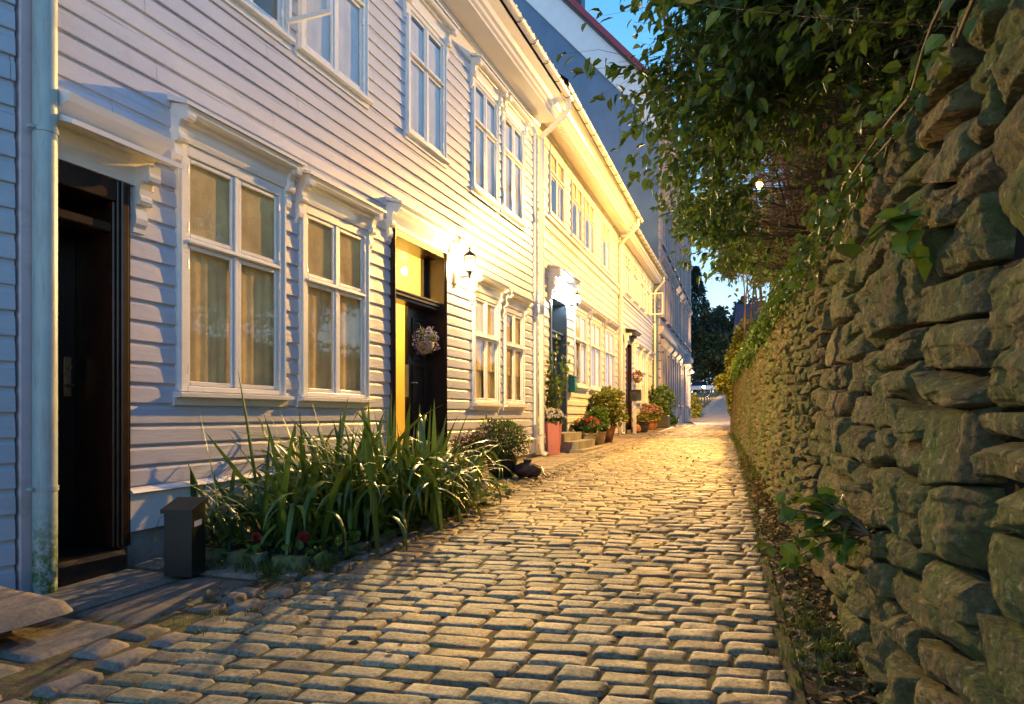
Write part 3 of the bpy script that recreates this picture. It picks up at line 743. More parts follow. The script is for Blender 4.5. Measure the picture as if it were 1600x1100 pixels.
def downpipe(fr, house, s, ztop_, zbot, mat, out=0.11, r=0.05, offs=None, clamps=(), swan=None, shoe=True, name='downpipe'):
    b = MB(); pts = []
    if swan: pts += [fr(swan[0], swan[1], swan[2]), fr(swan[0], swan[1], swan[2] - .16), fr(swan[0] - .06, swan[1] - .02, swan[2] - .26), fr(out + .08, s + .04, ztop_ + .1), fr(out, s, ztop_)]
    else: pts += [fr(out, s, ztop_)]
    pts += [fr(out, s, z_) for z_ in np.linspace(ztop_ - .05, zbot + 0.14, 8)]
    if shoe: pts += [fr(out + .02, s, zbot + .07), fr(out + .10, s, zbot + .03)]
    else: pts += [fr(out, s, zbot + .0)]
    b.tube(pts, r, 18); P = b.build(name, mat, house)
    for z_ in clamps:
        c = MB(); c.tube([fr(out, s, z_ - .014), fr(out, s, z_ + .014)], r + .006, 16)
        c.box(0.0, out - r * .5, s - .012, s + .012, z_ - .012, z_ + .012, fr); c.tube([fr(out + .02, s - r - .02, z_), fr(out - .02, s - r - .02, z_)], .012, 6)
        c.build('clamp', mat, P)
    return P

def core(fr, house, s0, s1, z0, z1, holes, mat):
    """flat sheathing behind the boards so the house is closed, split around the openings"""
    V = []; F = []
    zs = sorted({z0, z1} | {h[k] for h in holes for k in (2, 3)})
    for za, zb in zip(zs, zs[1:]):
        zm = (za + zb) / 2; segs = [(s0, s1)]
        for h in holes:
            if h[2] < zm < h[3]:
                ns = []
                for a, b_ in segs:
                    if h[1] <= a or h[0] >= b_: ns.append((a, b_)); continue
                    if h[0] > a: ns.append((a, h[0]))
                    if h[1] < b_: ns.append((h[1], b_))
                segs = ns
        for a, b_ in segs:
            k = len(V); V += [fr(-.02, a, za), fr(-.02, b_, za), fr(-.02, b_, zb), fr(-.02, a, zb)]; F.append((k, k + 1, k + 2, k + 3))
    # other three sides
    k = len(V); D = -8.5
    V += [fr(-.02, s0, z0), fr(D, s0, z0), fr(D, s0, z1), fr(-.02, s0, z1), fr(-.02, s1, z0), fr(D, s1, z0), fr(D, s1, z1), fr(-.02, s1, z1)]
    F += [(k, k + 1, k + 2, k + 3), (k + 4, k + 5, k + 6, k + 7), (k + 1, k + 5, k + 6, k + 2)]
    # gable triangles
    V += [fr(-4.2, s0, z1 + 3.7), fr(-4.2, s1, z1 + 3.7)]
    F += [(k + 3, k + 8, k + 2), (k + 7, k + 9, k + 6)]
    return np_mesh('sheathing', V, F, mat, house, smooth=False)

def panel_leaf(fr, s0, s1, z0, z1, o, mat, parent, name='door', rows=3, th=0.045):
    b = MB(); b.box(o - th, o, s0, s1, z0, z1, fr); st = 0.09; n = rows
    zz = np.linspace(z0 + 0.12, z1 - 0.10, n + 1)
    for i in range(n):
        q0, q1 = zz[i] + .03, zz[i + 1] - .03
        bar(b, fr, o, o + .018, s0 + st, s0 + st + .03, q0, q1, .004); bar(b, fr, o, o + .018, s1 - st - .03, s1 - st, q0, q1, .004)
        bar(b, fr, o, o + .017, s0 + st + .03, s1 - st - .03, q0, q0 + .03, .004); bar(b, fr, o, o + .017, s0 + st + .03, s1 - st - .03, q1 - .03, q1, .004)
        bar(b, fr, o, o + .010, s0 + st + .05, s1 - st - .05, q0 + .05, q1 - .05, .004)
    return b.build(name, mat, parent)

# ---------------------------------------------------------------- white house (the big one on the left)
f1 = frame(-4.0, 0, 0)
H1 = empty('timber_house', (-4.0, 7.2, zg(7)), 'large white weatherboard house with the glowing wall lantern and two dark doors', 'house')
holes = []
holes.append(window(f1, H1, 3.72, 4.88, 0.17, 1.97, M['trim'], cur=[(0, 1)], blind=(.62, 1.0)))
holes.append(window(f1, H1, 5.08, 6.20, 0.17, 1.93, M['trim'], cur=[(0, 1)], blind=(.62, 1.0)))
holes.append(window(f1, H1, 8.90, 9.90, 0.17, 1.78, M['trim'], cur=[(0, .4), (.55, 1)], blind=(.3, 1.0)))
holes.append(window(f1, H1, 10.12, 11.05, 0.17, 1.74, M['trim'], cur=[(0, 1)], blind=(.3, 1.0)))
for (a, b_, nn) in ((3.95, 4.92, 0), (5.06, 6.18, 1), (7.0, 8.03, 1), (8.88, 9.86, 1), (10.06, 11.04, 1)):
    holes.append(window(f1, H1, a, b_, 3.32 if a < 8 else 3.26, 4.86, M['trim'], netting=bool(nn), blind=(0, .95) if nn else (.4, 1), hoodz=.27, sillk=.8))
# open casement of the nearest upper window
sw = MB(); hx = 4.86
for (o0, o1, q0, q1) in ((0.06, 0.52, 3.40, 3.44), (0.06, 0.52, 4.4, 4.44), (0.06, 0.10, 3.44, 4.4), (0.48, 0.52, 3.44, 4.4)):
    sw.box(o0, o1, hx - .018, hx + .018, q0, q1, f1, .004)
SW = sw.build('casement', M['trim'], H1); SW['label'] = 'window casement swung wide open over the street'
g = MB(); g.add([f1(.1, hx, 3.44), f1(.48, hx, 3.44), f1(.48, hx, 4.4), f1(.1, hx, 4.4)], [(0, 1, 2, 3)]); g.build('pane', M['glass'], SW)
d1 = (2.74, 3.30, -0.90, 1.52); d2 = (6.66, 8.02, -0.85, 2.10)
holes += [d1, d2]
cladding(f1, 2.70, 11.62, -0.62, 5.06, holes, 'wall', M['white'], H1)
core(f1, H1, 2.66, 11.70, -1.3, 5.30, holes, M['found'])
# sloping base board and plinth, broken by the doors
def baseboard(fr, spans, zb, parent, mat):
    b = MB()
    for a, c in spans:
        za, zc = zb(a), zb(c)
        lo = [(0.030, za), (0.045, za), (0.045, za + .24), (0.075, za + .255), (0.03, za + .29)]
        hi = [(p[0], p[1] - za + zc) for p in lo]
        vs = [fr(p[0], a, p[1]) for p in lo] + [fr(p[0], c, p[1]) for p in hi]; n = 5
        b.add(vs, [(i, (i + 1) % n, n + (i + 1) % n, n + i) for i in range(n)] + [tuple(range(n)), tuple(range(n, 2 * n))])
    return b.build('base_board', mat, parent)
zb1 = lambda s: zg(s) + 0.235 - 0.018 * (s - 3)
baseboard(f1, [(3.32, 6.62), (8.06, 11.62)], zb1, H1, M['trim'])
pl = MB(); pl.box(-0.1, 0.022, 3.32, 6.62, -1.3, -0.62, f1); pl.box(-0.1, 0.022, 8.06, 11.62, -1.3, -0.62, f1); pl.build('plinth', M['found'], H1)
cb = MB(); cb.box(-0.02, 0.055, 11.60, 11.72, zg(11.7) + .08, 5.06, f1, .006); cb.build('corner_board', M['trim'], H1)
cb = MB(); cb.box(-0.02, 0.060, 2.60, 2.72, -1.02, 5.06, f1, .008); cb.box(-0.02, 0.04, 2.72, 2.76, -1.02, 5.06, f1, .006); o = cb.build('corner_board', M['lilac'], H1); o['label'] = 'worn pinkish corner board beside the near downpipe'
eave(f1, H1, 2.62, 11.78, 5.26, 0.62, M['trim'])
# near doorway
DF = MB()
bar(DF, f1, -0.34, 0.045, 3.225, 3.325, -0.86, 1.52); bar(DF, f1, -0.34, 0.045, 2.745, 2.82, -0.86, 1.52)
bar(DF, f1, -0.34, 0.040, 2.82, 3.225, 1.38, 1.52)
bar(DF, f1, 0.045, 0.062, 3.245, 3.30, -0.86, 1.52, .008); bar(DF, f1, -.02, 0.03, 3.205, 3.225, -0.86, 1.38, .006)
bar(DF, f1, -.30, 0.02, 2.82, 3.205, 1.18, 1.24, .008)
D1 = DF.build('door_frame', M['brownwood'], H1)
L1 = panel_leaf(f1, 2.82, 3.225, -0.86, 1.38, -0.34, M['blackwood'], H1); L1['label'] = 'almost black panelled door behind the near downpipe'
hd = MB(); hd.box(-.322, -.309, 3.125, 3.175, 0.12, 0.38, f1, .004); hd.tube([f1(-.309, 3.15, .19), f1(-.26, 3.15, .19), f1(-.255, 3.08, .19)], .009, 8); hd.tube([f1(-.309, 3.15, .31), f1(-.285, 3.15, .31)], .014, 10); hd.build('handle', M['brass'], L1)
st = MB(); st.prism([(-.36, -1.05), (.10, -1.05), (.10, -.90), (.085, -.872), (-.36, -.862)], 2.80, 3.24, 's', f1); st.build('threshold', M['blackwood'], H1)
hc = MB()
hc.prism([(0, 1.80), (.26, 1.70), (.26, 1.67), (.03, 1.75)], 2.76, 3.56, 's', f1)
hc.prism([(0.03, 1.925), (.235, 1.852), (.22, 1.81), (.16, 1.79), (.05, 1.72), (.05, 1.522), (.03, 1.522)], 2.76, 3.50, 's', f1)
HC = hc.build('cornice', M['trim'], H1); bracket(f1, 3.40, 1.65, HC, M['trim'], 1.0, .09)
# lantern-side doorway, standing open to a yellow hall
DF = MB()
bar(DF, f1, -0.26, 0.05, 6.665, 6.73, -0.85, 2.10); bar(DF, f1, -0.26, 0.05, 7.95, 8.02, -0.85, 2.10); bar(DF, f1, -0.26, 0.045, 6.73, 7.95, 2.02, 2.10)
bar(DF, f1, -0.26, 0.0, 6.73, 7.95, 1.38, 1.42); bar(DF, f1, -0.23, .015, 6.73, 7.95, 1.42, 1.445); bar(DF, f1, -0.24, -.03, 6.73, 7.95, 1.345, 1.38)
bar(DF, f1, .05, .065, 6.68, 6.70, -0.85, 2.1, .004); bar(DF, f1, .05, .065, 7.975, 8.0, -0.85, 2.1, .004)
bar(DF, f1, -.26, -.20, 6.73, 6.80, 1.445, 2.02); bar(DF, f1, -.26, -.20, 7.86, 7.95, 1.445, 2.02)
D2 = DF.build('door_frame', M['brownwood'], H1)
g = MB(); g.add([f1(-.23, 6.8, 1.445), f1(-.23, 7.86, 1.445), f1(-.23, 7.86, 2.02), f1(-.23, 6.8, 2.02)], [(0, 1, 2, 3)]); g.build('transom_pane', M['glass'], D2)
L2 = panel_leaf(f1, 7.44, 7.95, -0.62, 1.345, -0.20, M['blackwood'], H1); L2['label'] = 'black door leaf with a flower basket hung on it'
hd = MB(); hd.box(-.245, -.19, 7.434, 7.439, .22, .62, f1); hd.tube([f1(-.19, 7.50, .40), f1(-.15, 7.50, .40), f1(-.15, 7.58, .40)], .009, 8); hd.build('handle', M['zinc'], L2)
# a second leaf folded back into the hall
L3 = MB(); L3.box(-.75, -.262, 6.735, 6.775, -0.62, 1.345, f1, .004); L3.build('door', M['blackwood'], H1)
hall = MB()
for q in ([(-.26, 6.73, -.62), (-.26, 7.95, -.62), (-2.4, 8.4, -.62), (-2.4, 6.73, -.62)], [(-.26, 6.73, 2.2), (-.26, 7.95, 2.2), (-2.4, 8.4, 2.2), (-2.4, 6.73, 2.2)],
          [(-2.4, 6.73, -.62), (-2.4, 8.4, -.62), (-2.4, 8.4, 2.2), (-2.4, 6.73, 2.2)], [(-.26, 6.72, -.62), (-2.4, 6.72, -.62), (-2.4, 6.72, 2.2), (-.26, 6.72, 2.2)], [(-.26, 7.955, -.62), (-2.4, 8.4, -.62), (-2.4, 8.4, 2.2), (-.26, 7.955, 2.2)],
          [(-.25, 6.72, 2.10), (-.25, 7.96, 2.10), (-.25, 7.96, 2.2), (-.25, 6.72, 2.2)]):
    hall.add([f1(*p) for p in q], [(0, 1, 2, 3)])
HL = hall.build('hallway', M['yellowroom'], H1)
ho = MB(); bar(ho, f1, -.30, -.27, 6.73, 7.44, -.62, -.48, .004); 
for i in range(4): bar(ho, f1, -1.9 + .001, -1.3 - .15 * i, 7.2, 7.9, -.62 + .17 * i, -.45 + .17 * i, .006)
ho.build('inner_steps', M['creamtrim'], HL)
hl = MB(); hl.lathe([(0.0, -.05), (.08, -.03), (.11, .03), (.10, .06), (0.02, .07)], f1(-1.1, 7.35, 2.1), 16); o = hl.build('ceiling_lamp', emit('hall_bulb', (1, .75, .3), 6), HL)
lamp_light('hall_light', HL, f1(-1.1, 7.35, 1.95), (1.0, 0.80, 0.42), 20 * LAMP_K, .08)
ds = MB(); ds.box(-.26, .16, 6.66, 8.04, zg(7) - .02, -.79, f1, .015); ds.box(-.26, -.03, 6.735, 7.945, -.789, -.62, f1, .01); ds.build('door_step', M['found'], H1)
cornice(f1, 6.56, 8.16, 2.42, D2, M['trim'], .22, .32)
for sx in (6.62, 8.09): bracket(f1, sx, 2.34, D2, M['trim'], .95, .08)
# downpipes of the white house
P = downpipe(f1, H1, 2.70, 5.0, -1.04, M['pipeteal'], .12, .062, clamps=(1.62, -.42), shoe=False, swan=(.62, 3.0, 5.55)); P['label'] = 'teal painted downpipe with moss near the ground'
P = downpipe(f1, H1, 11.80, 5.05, -0.76, M['creamtrim'], .10, .048, clamps=(3.2, 1.2, -.35), swan=(.62, 11.72, 5.60)); P['label'] = 'cream downpipe with a swan neck under the gutter'

# ---------------------------------------------------------------- slice of a blue-grey house at the far left
f0 = frame(-4.0 + 0.045, 2.58, -16)
H0 = empty('timber_house', (-3.7, 1.4, zg(1.5)), 'blue grey weatherboard house cut off by the left edge of the picture', 'house')
cladding(f0, -3.2, 0.0, -0.98, 6.0, [], 'wall', M['blueboard'], H0, pitch=.142)
b = MB(); b.box(-4.0, -.02, -3.2, -.01, -1.3, 6.2, f0); b.build('sheathing', M['found'], H0)
b = MB(); b.prism([(.35, 6.1), (.35, 6.2), (-2.2, 8.2), (-4.6, 6.2), (-4.6, 6.1)], -3.3, .0, 's', f0); b.build('roof', M['tile'], H0)

# ---------------------------------------------------------------- cream house with the slate-blue door
f2 = frame(-4.1, 11.7, 1.75)
H2 = empty('timber_house', (-4.2, 16, zg(16)), 'cream weatherboard house with a slate blue door and a teal letter box', 'house')
S2 = lambda y: y - 11.7
holes = []
for a, b_ in ((14.98, 16.28), (16.62, 17.98), (18.45, 19.95)): holes.append(window(f2, H2, S2(a), S2(b_), .66, 2.42, M['creamtrim'], cur=[(0, .3), (.4, .62), (.7, 1)], blind=(.62, 1), hoodz=.28))
for a, b_ in ((12.92, 14.12), (14.70, 15.82), (16.0, 17.15), (18.1, 19.35)): holes.append(window(f2, H2, S2(a), S2(b_), 4.02, 5.46, M['creamtrim'], hood=False, transom=.6, blind=(.55, 1), cur=[(0, .2), (.8, 1)], sillk=.7))
dd = (S2(12.98), S2(14.30), -.78, 2.50); holes.append(dd)
cladding(f2, 0.02, S2(20.6), -0.55, 5.42, holes, 'wall', M['cream'], H2, pitch=.19)
core(f2, H2, 0.0, S2(20.62), -1.1, 5.6, holes, M['found'])
sb = MB(); sb.prism([(0, 3.90), (.10, 3.87), (.10, 3.82), (.05, 3.79), (.04, 3.66), (0, 3.66)], 0.02, S2(20.6), 's', f2); sb.build('string_course', M['creamtrim'], H2)
eave(f2, H2, -0.08, S2(20.62), 5.50, .70, M['creamtrim'], rise=.36, dentil=True)
b = MB(); b.box(-.02, .03, .02, S2(20.6), -1.1, -.55, f2); b.build('plinth', M['found'], H2)
DF = MB(); a, c = dd[0], dd[1]
bar(DF, f2, -.28, .04, a, a + .10, -.60, 2.50); bar(DF, f2, -.28, .04, c - .10, c, -.60, 2.50); bar(DF, f2, -.28, .036, a + .1, c - .1, 2.36, 2.50)
bar(DF, f2, -.28, -.06, a + .1, c - .1, 1.60, 1.70); bar(DF, f2, -.28, -.02, a + .1, c - .1, 1.70, 1.74)
D = DF.build('door_frame', M['bluedoor'], H2)
g = MB(); g.add([f2(-.22, a + .1, 1.74), f2(-.22, c - .1, 1.74), f2(-.22, c - .1, 2.36), f2(-.22, a + .1, 2.36)], [(0, 1, 2, 3)]); g.build('transom_pane', M['glass'], D)
b = MB(); b.box(-.8, -.30, a + .1, c - .1, -.6, 2.36, f2); b.build('reveal', M['room'], H2)
L = panel_leaf(f2, a + .1, c - .1, -.60, 1.60, -.20, M['bluedoor'], H2); hd = MB(); hd.tube([f2(-.18, a + .2, .35), f2(-.13, a + .2, .35), f2(-.13, a + .3, .35)], .012, 8); hd.build('handle', M['brass'], L)
cornice(f2, a - .12, c + .12, 2.98, D, M['trim'], .34, .46)
for sx in (a - .02, c + .02): bracket(f2, sx, 2.88, D, M['trim'], 1.5, .12)
downpipe(f2, H2, S2(20.62), 5.2, -.62, M['creamtrim'], .10, .05, clamps=(3.4, 1.2), swan=(.68, S2(20.2), 5.78))

# ---------------------------------------------------------------- golden-lit house further up, arched passage
H3 = empty('timber_house', (-4.5, 24.6, zg(24)), 'cream house further up the row with an arched passage and an open upper casement', 'house')
holes = []
for a, b_ in ((23.8, 25.0), (25.35, 26.5), (26.9, 28.1)): holes.append(window(f2, H3, S2(a), S2(b_), .45, 2.30, M['creamtrim'], hoodz=.26, cur=[(0, .3), (.7, 1)]))
for a, b_ in ((21.75, 22.85), (23.3, 24.4), (24.9, 25.95), (26.6, 27.7)): holes.append(window(f2, H3, S2(a), S2(b_), 3.95, 5.40, M['creamtrim'], hood=False, blind=(.5, 1)))
da = (S2(20.78), S2(21.62), -.75, 2.62); db = (S2(22.0), S2(23.05), -.75, 2.45); holes += [da, db]
cladding(f2, S2(20.66), S2(28.6), -.50, 5.32, holes, 'wall', M['cream'], H3, pitch=.19)
core(f2, H3, S2(20.64), S2(28.62), -1.1, 5.5, holes, M['found'])
b = MB(); b.box(-.02, .03, S2(20.66), S2(28.6), -1.1, -.5, f2); b.build('plinth', M['found'], H3)
sb = MB(); sb.prism([(0, 3.78), (.09, 3.75), (.09, 3.70), (.04, 3.67), (.04, 3.58), (0, 3.58)], S2(20.66), S2(28.6), 's', f2); sb.build('string_course', M['creamtrim'], H3)
eave(f2, H3, S2(20.64), S2(28.6), 5.40, .52, M['creamtrim'], rise=.34)
# arched passage: surround with a round head
am = (da[0] + da[1]) / 2; ar = (da[1] - da[0]) / 2 - .04
b = MB(); zs_ = da[3] - ar - .06
for i in range(12):
    a0, a1 = math.pi * i / 12, math.pi * (i + 1) / 12; q = []
    for (rr_, aa) in ((ar, a0), (ar, a1), (ar + .09, a1), (ar + .09, a0)): q.append((am + rr_ * math.cos(aa), zs_ + rr_ * math.sin(aa)))
    b.add([f2(.05, s_, z_) for s_, z_ in q] + [f2(-.4, s_, z_) for s_, z_ in q], [(0, 1, 2, 3), (0, 1, 5, 4), (3, 2, 6, 7)])
    b.add([f2(.02, am + ar * math.cos(a0), zs_ + ar * math.sin(a0)), f2(.02, am + ar * math.cos(a1), zs_ + ar * math.sin(a1)), f2(.02, am + ar * math.cos(a1), da[3]), f2(.02, am + ar * math.cos(a0), da[3])], [(0, 1, 2, 3)])
bar(b, f2, -.4, .05, da[0] - .05, da[0] + .04, -.75, zs_); bar(b, f2, -.4, .05, da[1] - .04, da[1] + .05, -.75, zs_)
A = b.build('arched_passage', M['creamtrim'], H3)
b = MB(); b.box(-1.2, -.38, da[0], da[1], -.8, da[3], f2); b.build('gate', M['blackwood'], A)
DF = MB(); a, c = db[0], db[1]
bar(DF, f2, -.25, .04, a, a + .09, -.7, 2.45); bar(DF, f2, -.25, .04, c - .09, c, -.7, 2.45); bar(DF, f2, -.25, .036, a + .09, c - .09, 2.34, 2.45); D = DF.build('door_frame', M['brownwood'], H3)
panel_leaf(f2, a + .09, c - .09, -.7, 2.34, -.18, M['blackwood'], H3)
cornice(f2, a - .1, c + .1, 2.80, D, M['iron'], .36, .3)
for sx in (a, c): bracket(f2, sx, 2.7, D, M['creamtrim'], 1.2, .1)
sw = MB(); hx = S2(27.68)
for (o0, o1, q0, q1) in ((0.06, 0.55, 4.02, 4.07), (0.06, 0.55, 4.85, 4.9), (0.06, 0.11, 4.07, 4.85), (0.50, 0.55, 4.07, 4.85)): sw.box(o0, o1, hx - .02, hx + .02, q0, q1, f2, .004)
SW = sw.build('casement', M['creamtrim'], H3)
g = MB(); g.add([f2(.11, hx, 4.07), f2(.5, hx, 4.07), f2(.5, hx, 4.85), f2(.11, hx, 4.85)], [(0, 1, 2, 3)]); g.build('pane', M['glass'], SW)
downpipe(f2, H3, S2(28.62), 5.1, -.5, M['creamtrim'], .1, .05, swan=(.5, S2(28.4), 5.66))

# ---------------------------------------------------------------- tall stucco building with the blue gable
f4 = frame(-4.40, 28.75, 2.2); L4 = 18.6
H4 = empty('tall_building', (-5, 38, zg(38)), 'tall four storey building with a plain blue grey gable and dark red roof edge', 'building')
holes4 = []; W4 = []
rows4 = [(0.55, 2.9), (4.3, 6.5), (7.4, 9.5), (10.2, 12.0)]
for k, (q0, q1) in enumerate(rows4):
    for i in range(8):
        a = 1.0 + i * 2.25
        if k == 0 and i == 5: continue
        W4.append((a, a + 1.05, q0, q1)); holes4.append((a, a + 1.05, q0, q1))
dr4 = (12.0, 13.3, -.45, 2.9); holes4.append(dr4)
V = []; F = []
zs = sorted({-1.0, 13.0} | {h[k] for h in holes4 for k in (2, 3)})
for za, zb in zip(zs, zs[1:]):
    zm = (za + zb) / 2; segs = [(0.0, L4)]
    for h in holes4:
        if h[2] < zm < h[3]:
            ns = []
            for a, b_ in segs:
                if h[1] <= a or h[0] >= b_: ns.append((a, b_)); continue
                if h[0] > a: ns.append((a, h[0]))
                if h[1] < b_: ns.append((h[1], b_))
            segs = ns
    for a, b_ in segs:
        for (o_) in (0.0,):
            k = len(V); V += [f4(0, a, za), f4(0, b_, za), f4(0, b_, zb), f4(0, a, zb)]; F.append((k, k + 1, k + 2, k + 3))
k = len(V); V += [f4(0, L4, -1), f4(-12, L4, -1), f4(-12, L4, 13), f4(0, L4, 13)]; F.append((k, k + 1, k + 2, k + 3))
np_mesh('wall', V, F, M['stucco'], H4, smooth=False)
b = MB(); b.prism([(0, -1.2), (0, 13.0), (-6.2, 19.9), (-12.4, 13.0), (-12.4, -1.2)], -.05, 0.0, 's', f4); b.build('gable_wall', M['gable'], H4)
b = MB(); b.prism([(.42, 13.0), (.42, 13.15), (-6.2, 20.6), (-12.8, 13.15), (-12.8, 13.0), (-6.2, 20.3)], -.32, L4 + .3, 's', f4); RF = b.build('roof', M['tile'], H4)
b = MB()
b.prism([(0.40, 13.02), (0.40, 12.05), (-.05, 11.75), (-.75, 12.35), (-.75, 12.75), (-6.2, 18.82), (-6.2, 20.28)], -.16, -.051, 's', f4)
b.build('barge_band', M['bargeband'], H4)
b = MB(); b.prism([(.46, 13.05), (.46, 13.32), (-6.2, 20.82), (-6.2, 20.5), (.30, 13.18)], -.42, -.33, 's', f4)
b.box(-.1, .46, -.42, -.33, 13.32, 13.62, f4); b.build('roof_edge', M['redtrim'], H4)
b = MB(); b.box(-4.15, -3.5, 1.0, 1.8, 16.5, 19.6, f4); b.box(-4.25, -3.4, .9, 1.9, 19.6, 19.75, f4); b.box(-4.0, -3.65, 1.1, 1.7, 19.75, 20.1, f4); b.build('chimney', M['tile'], RF)
b = MB()
for q, hh, oo in ((3.35, .35, .22), (6.85, .18, .12), (9.75, .15, .10), (12.45, .5, .38)):
    b.prism([(0, q), (oo * .4, q), (oo, q + hh * .6), (oo, q + hh), (0, q + hh)], 0, L4, 's', f4)
b.build('string_course', M['stuccotrim'], H4)
b = MB()
for s_ in (0.02, L4 - .52, 11.0, 13.9):
    z_ = -.6
    while z_ < 12.3:
        b.box(0, .06, s_, s_ + .5, z_, z_ + .33, f4, .012); z_ += .36
b.build('quoins', M['stuccotrim'], H4)
b = MB(); b.box(0, .05, .55, 10.98, -1.0, -.02, f4); b.box(0, .05, 13.92, L4 - .55, -1.0, -.02, f4); b.build('plinth', M['found'], H4)
for (a, c, q0, q1) in W4:
    b = MB(); bar(b, f4, -.12, .06, a - .12, a + .02, q0, q1); bar(b, f4, -.12, .06, c - .02, c + .12, q0, q1); bar(b, f4, -.12, .055, a + .02, c - .02, q1 - .12, q1)
    b.prism([(0, q0 - .14), (.14, q0 - .12), (.14, q0 - .02), (0, q0)], a - .18, c + .18, 's', f4)
    b.prism([(0, q1 + .02), (.08, q1 + .05), (.22, q1 + .22), (.22, q1 + .30), (0, q1 + .38)], a - .2, c + .2, 's', f4)
    bar(b, f4, -.10, -.04, (a + c) / 2 - .03, (a + c) / 2 + .03, q0, q1 - .12); bar(b, f4, -.10, -.035, a, c, q0 + (q1 - q0) * .65, q0 + (q1 - q0) * .65 + .06)
    Wd = b.build('window', M['stuccotrim'], H4)
    g = MB(); g.add([f4(-.08, a, q0), f4(-.08, c, q0), f4(-.08, c, q1), f4(-.08, a, q1)], [(0, 1, 2, 3)]); g.build('pane', M['glass'], Wd)
    g = MB(); g.add([f4(-.30, a - .1, q0 - .1), f4(-.30, c + .1, q0 - .1), f4(-.30, c + .1, q1 + .1), f4(-.30, a - .1, q1 + .1)], [(0, 1, 2, 3)]); g.build('curtain', M['netcurtain'], Wd)
a, c = dr4[0], dr4[1]
b = MB(); bar(b, f4, -.3, .1, a - .18, a + .02, -.45, 2.9); bar(b, f4, -.3, .1, c - .02, c + .18, -.45, 2.9)
b.prism([(s_, z_) for s_, z_ in ((a - .3, 2.92), (c + .3, 2.92), (c + .3, 3.05), ((a + c) / 2, 3.65), (a - .3, 3.05))], 0.0, .45, 'x', lambda x, s_, z_: f4(x, s_, z_))
D = b.build('portal', M['stuccotrim'], H4); panel_leaf(f4, a + .02, c - .02, -.45, 2.9, -.25, M['bluedoor'], H4)
# ================================================================== VEGETATION
def leaves(P, D, L, Wd, curl=0.15, rnd=None, droop=None):
    """many leaves at once. P base points, D directions, L lengths, Wd width ratio. returns V,F,rnd"""
    P = np.asarray(P); D = np.asarray(D); n = len(P)
    D = D / np.linalg.norm(D, axis=1, keepdims=True)
    up = RNG.normal(0, 0.45, (n, 3)) + np.array([0, 0, 1.0])
    S = np.cross(D, up); S /= np.linalg.norm(S, axis=1, keepdims=True) + 1e-9
    Nn = np.cross(S, D); L = np.asarray(L)[:, None] * np.ones((n, 1))
    tab = [(0, 0, 0), (.30, .42, .05), (.30, -.42, .05), (.68, .34, -.02), (.68, -.34, -.02), (1.0, 0, -.22), (.30, 0, -.04), (.68, 0, -.09)]
    Vs = [P + D * L * a + S * L * (b * Wd) + Nn * L * (c + (curl * (-a * a))) for a, b, c in tab]
    V = np.stack(Vs, 1).reshape(-1, 3)
    f = np.array([(0, 6, 1), (0, 2, 6), (1, 6, 7), (1, 7, 3), (6, 2, 4), (6, 4, 7), (3, 7, 5), (7, 4, 5)])
    F = (f[None] + (np.arange(n) * 8)[:, None, None]).reshape(-1, 3)
    r = RNG.random(n) if rnd is None else rnd
    return V, F, np.repeat(r, 8)
def twigs(A, B, sag, rad, segs=4):
    """n thin curved 3-sided twigs from A to B"""
    A = np.asarray(A); B = np.asarray(B); n = len(A); V = []
    d = B - A; d /= np.linalg.norm(d, axis=1, keepdims=True) + 1e-9
    a = np.cross(d, [0.3, 0.2, 0.9]); a /= np.linalg.norm(a, axis=1, keepdims=True) + 1e-9; b = np.cross(d, a)
    jit = RNG.normal(0, 0.05, (n, 3))
    for i in range(segs + 1):
        t = i / segs; c = A + (B - A) * t + (np.array([0, 0, 1.0]) * sag + jit) * (4 * t * (1 - t)); r = rad * (1 - 0.75 * t)
        r = r[:, None] if isinstance(r, np.ndarray) else r
        for k in range(3):
            an = 2.094 * k; V.append(c + (a * math.cos(an) + b * math.sin(an)) * r)
    V = np.stack(V, 1).reshape(-1, 3); m = (segs + 1) * 3; f = []
    for i in range(segs):
        for k in range(3): f.append((i * 3 + k, i * 3 + (k + 1) % 3, (i + 1) * 3 + (k + 1) % 3, (i + 1) * 3 + k))
    F = (np.array(f)[None] + (np.arange(n) * m)[:, None, None]).reshape(-1, 4)
    return V, F
LAMP = np.array([-0.30, 19.1, 6.05])
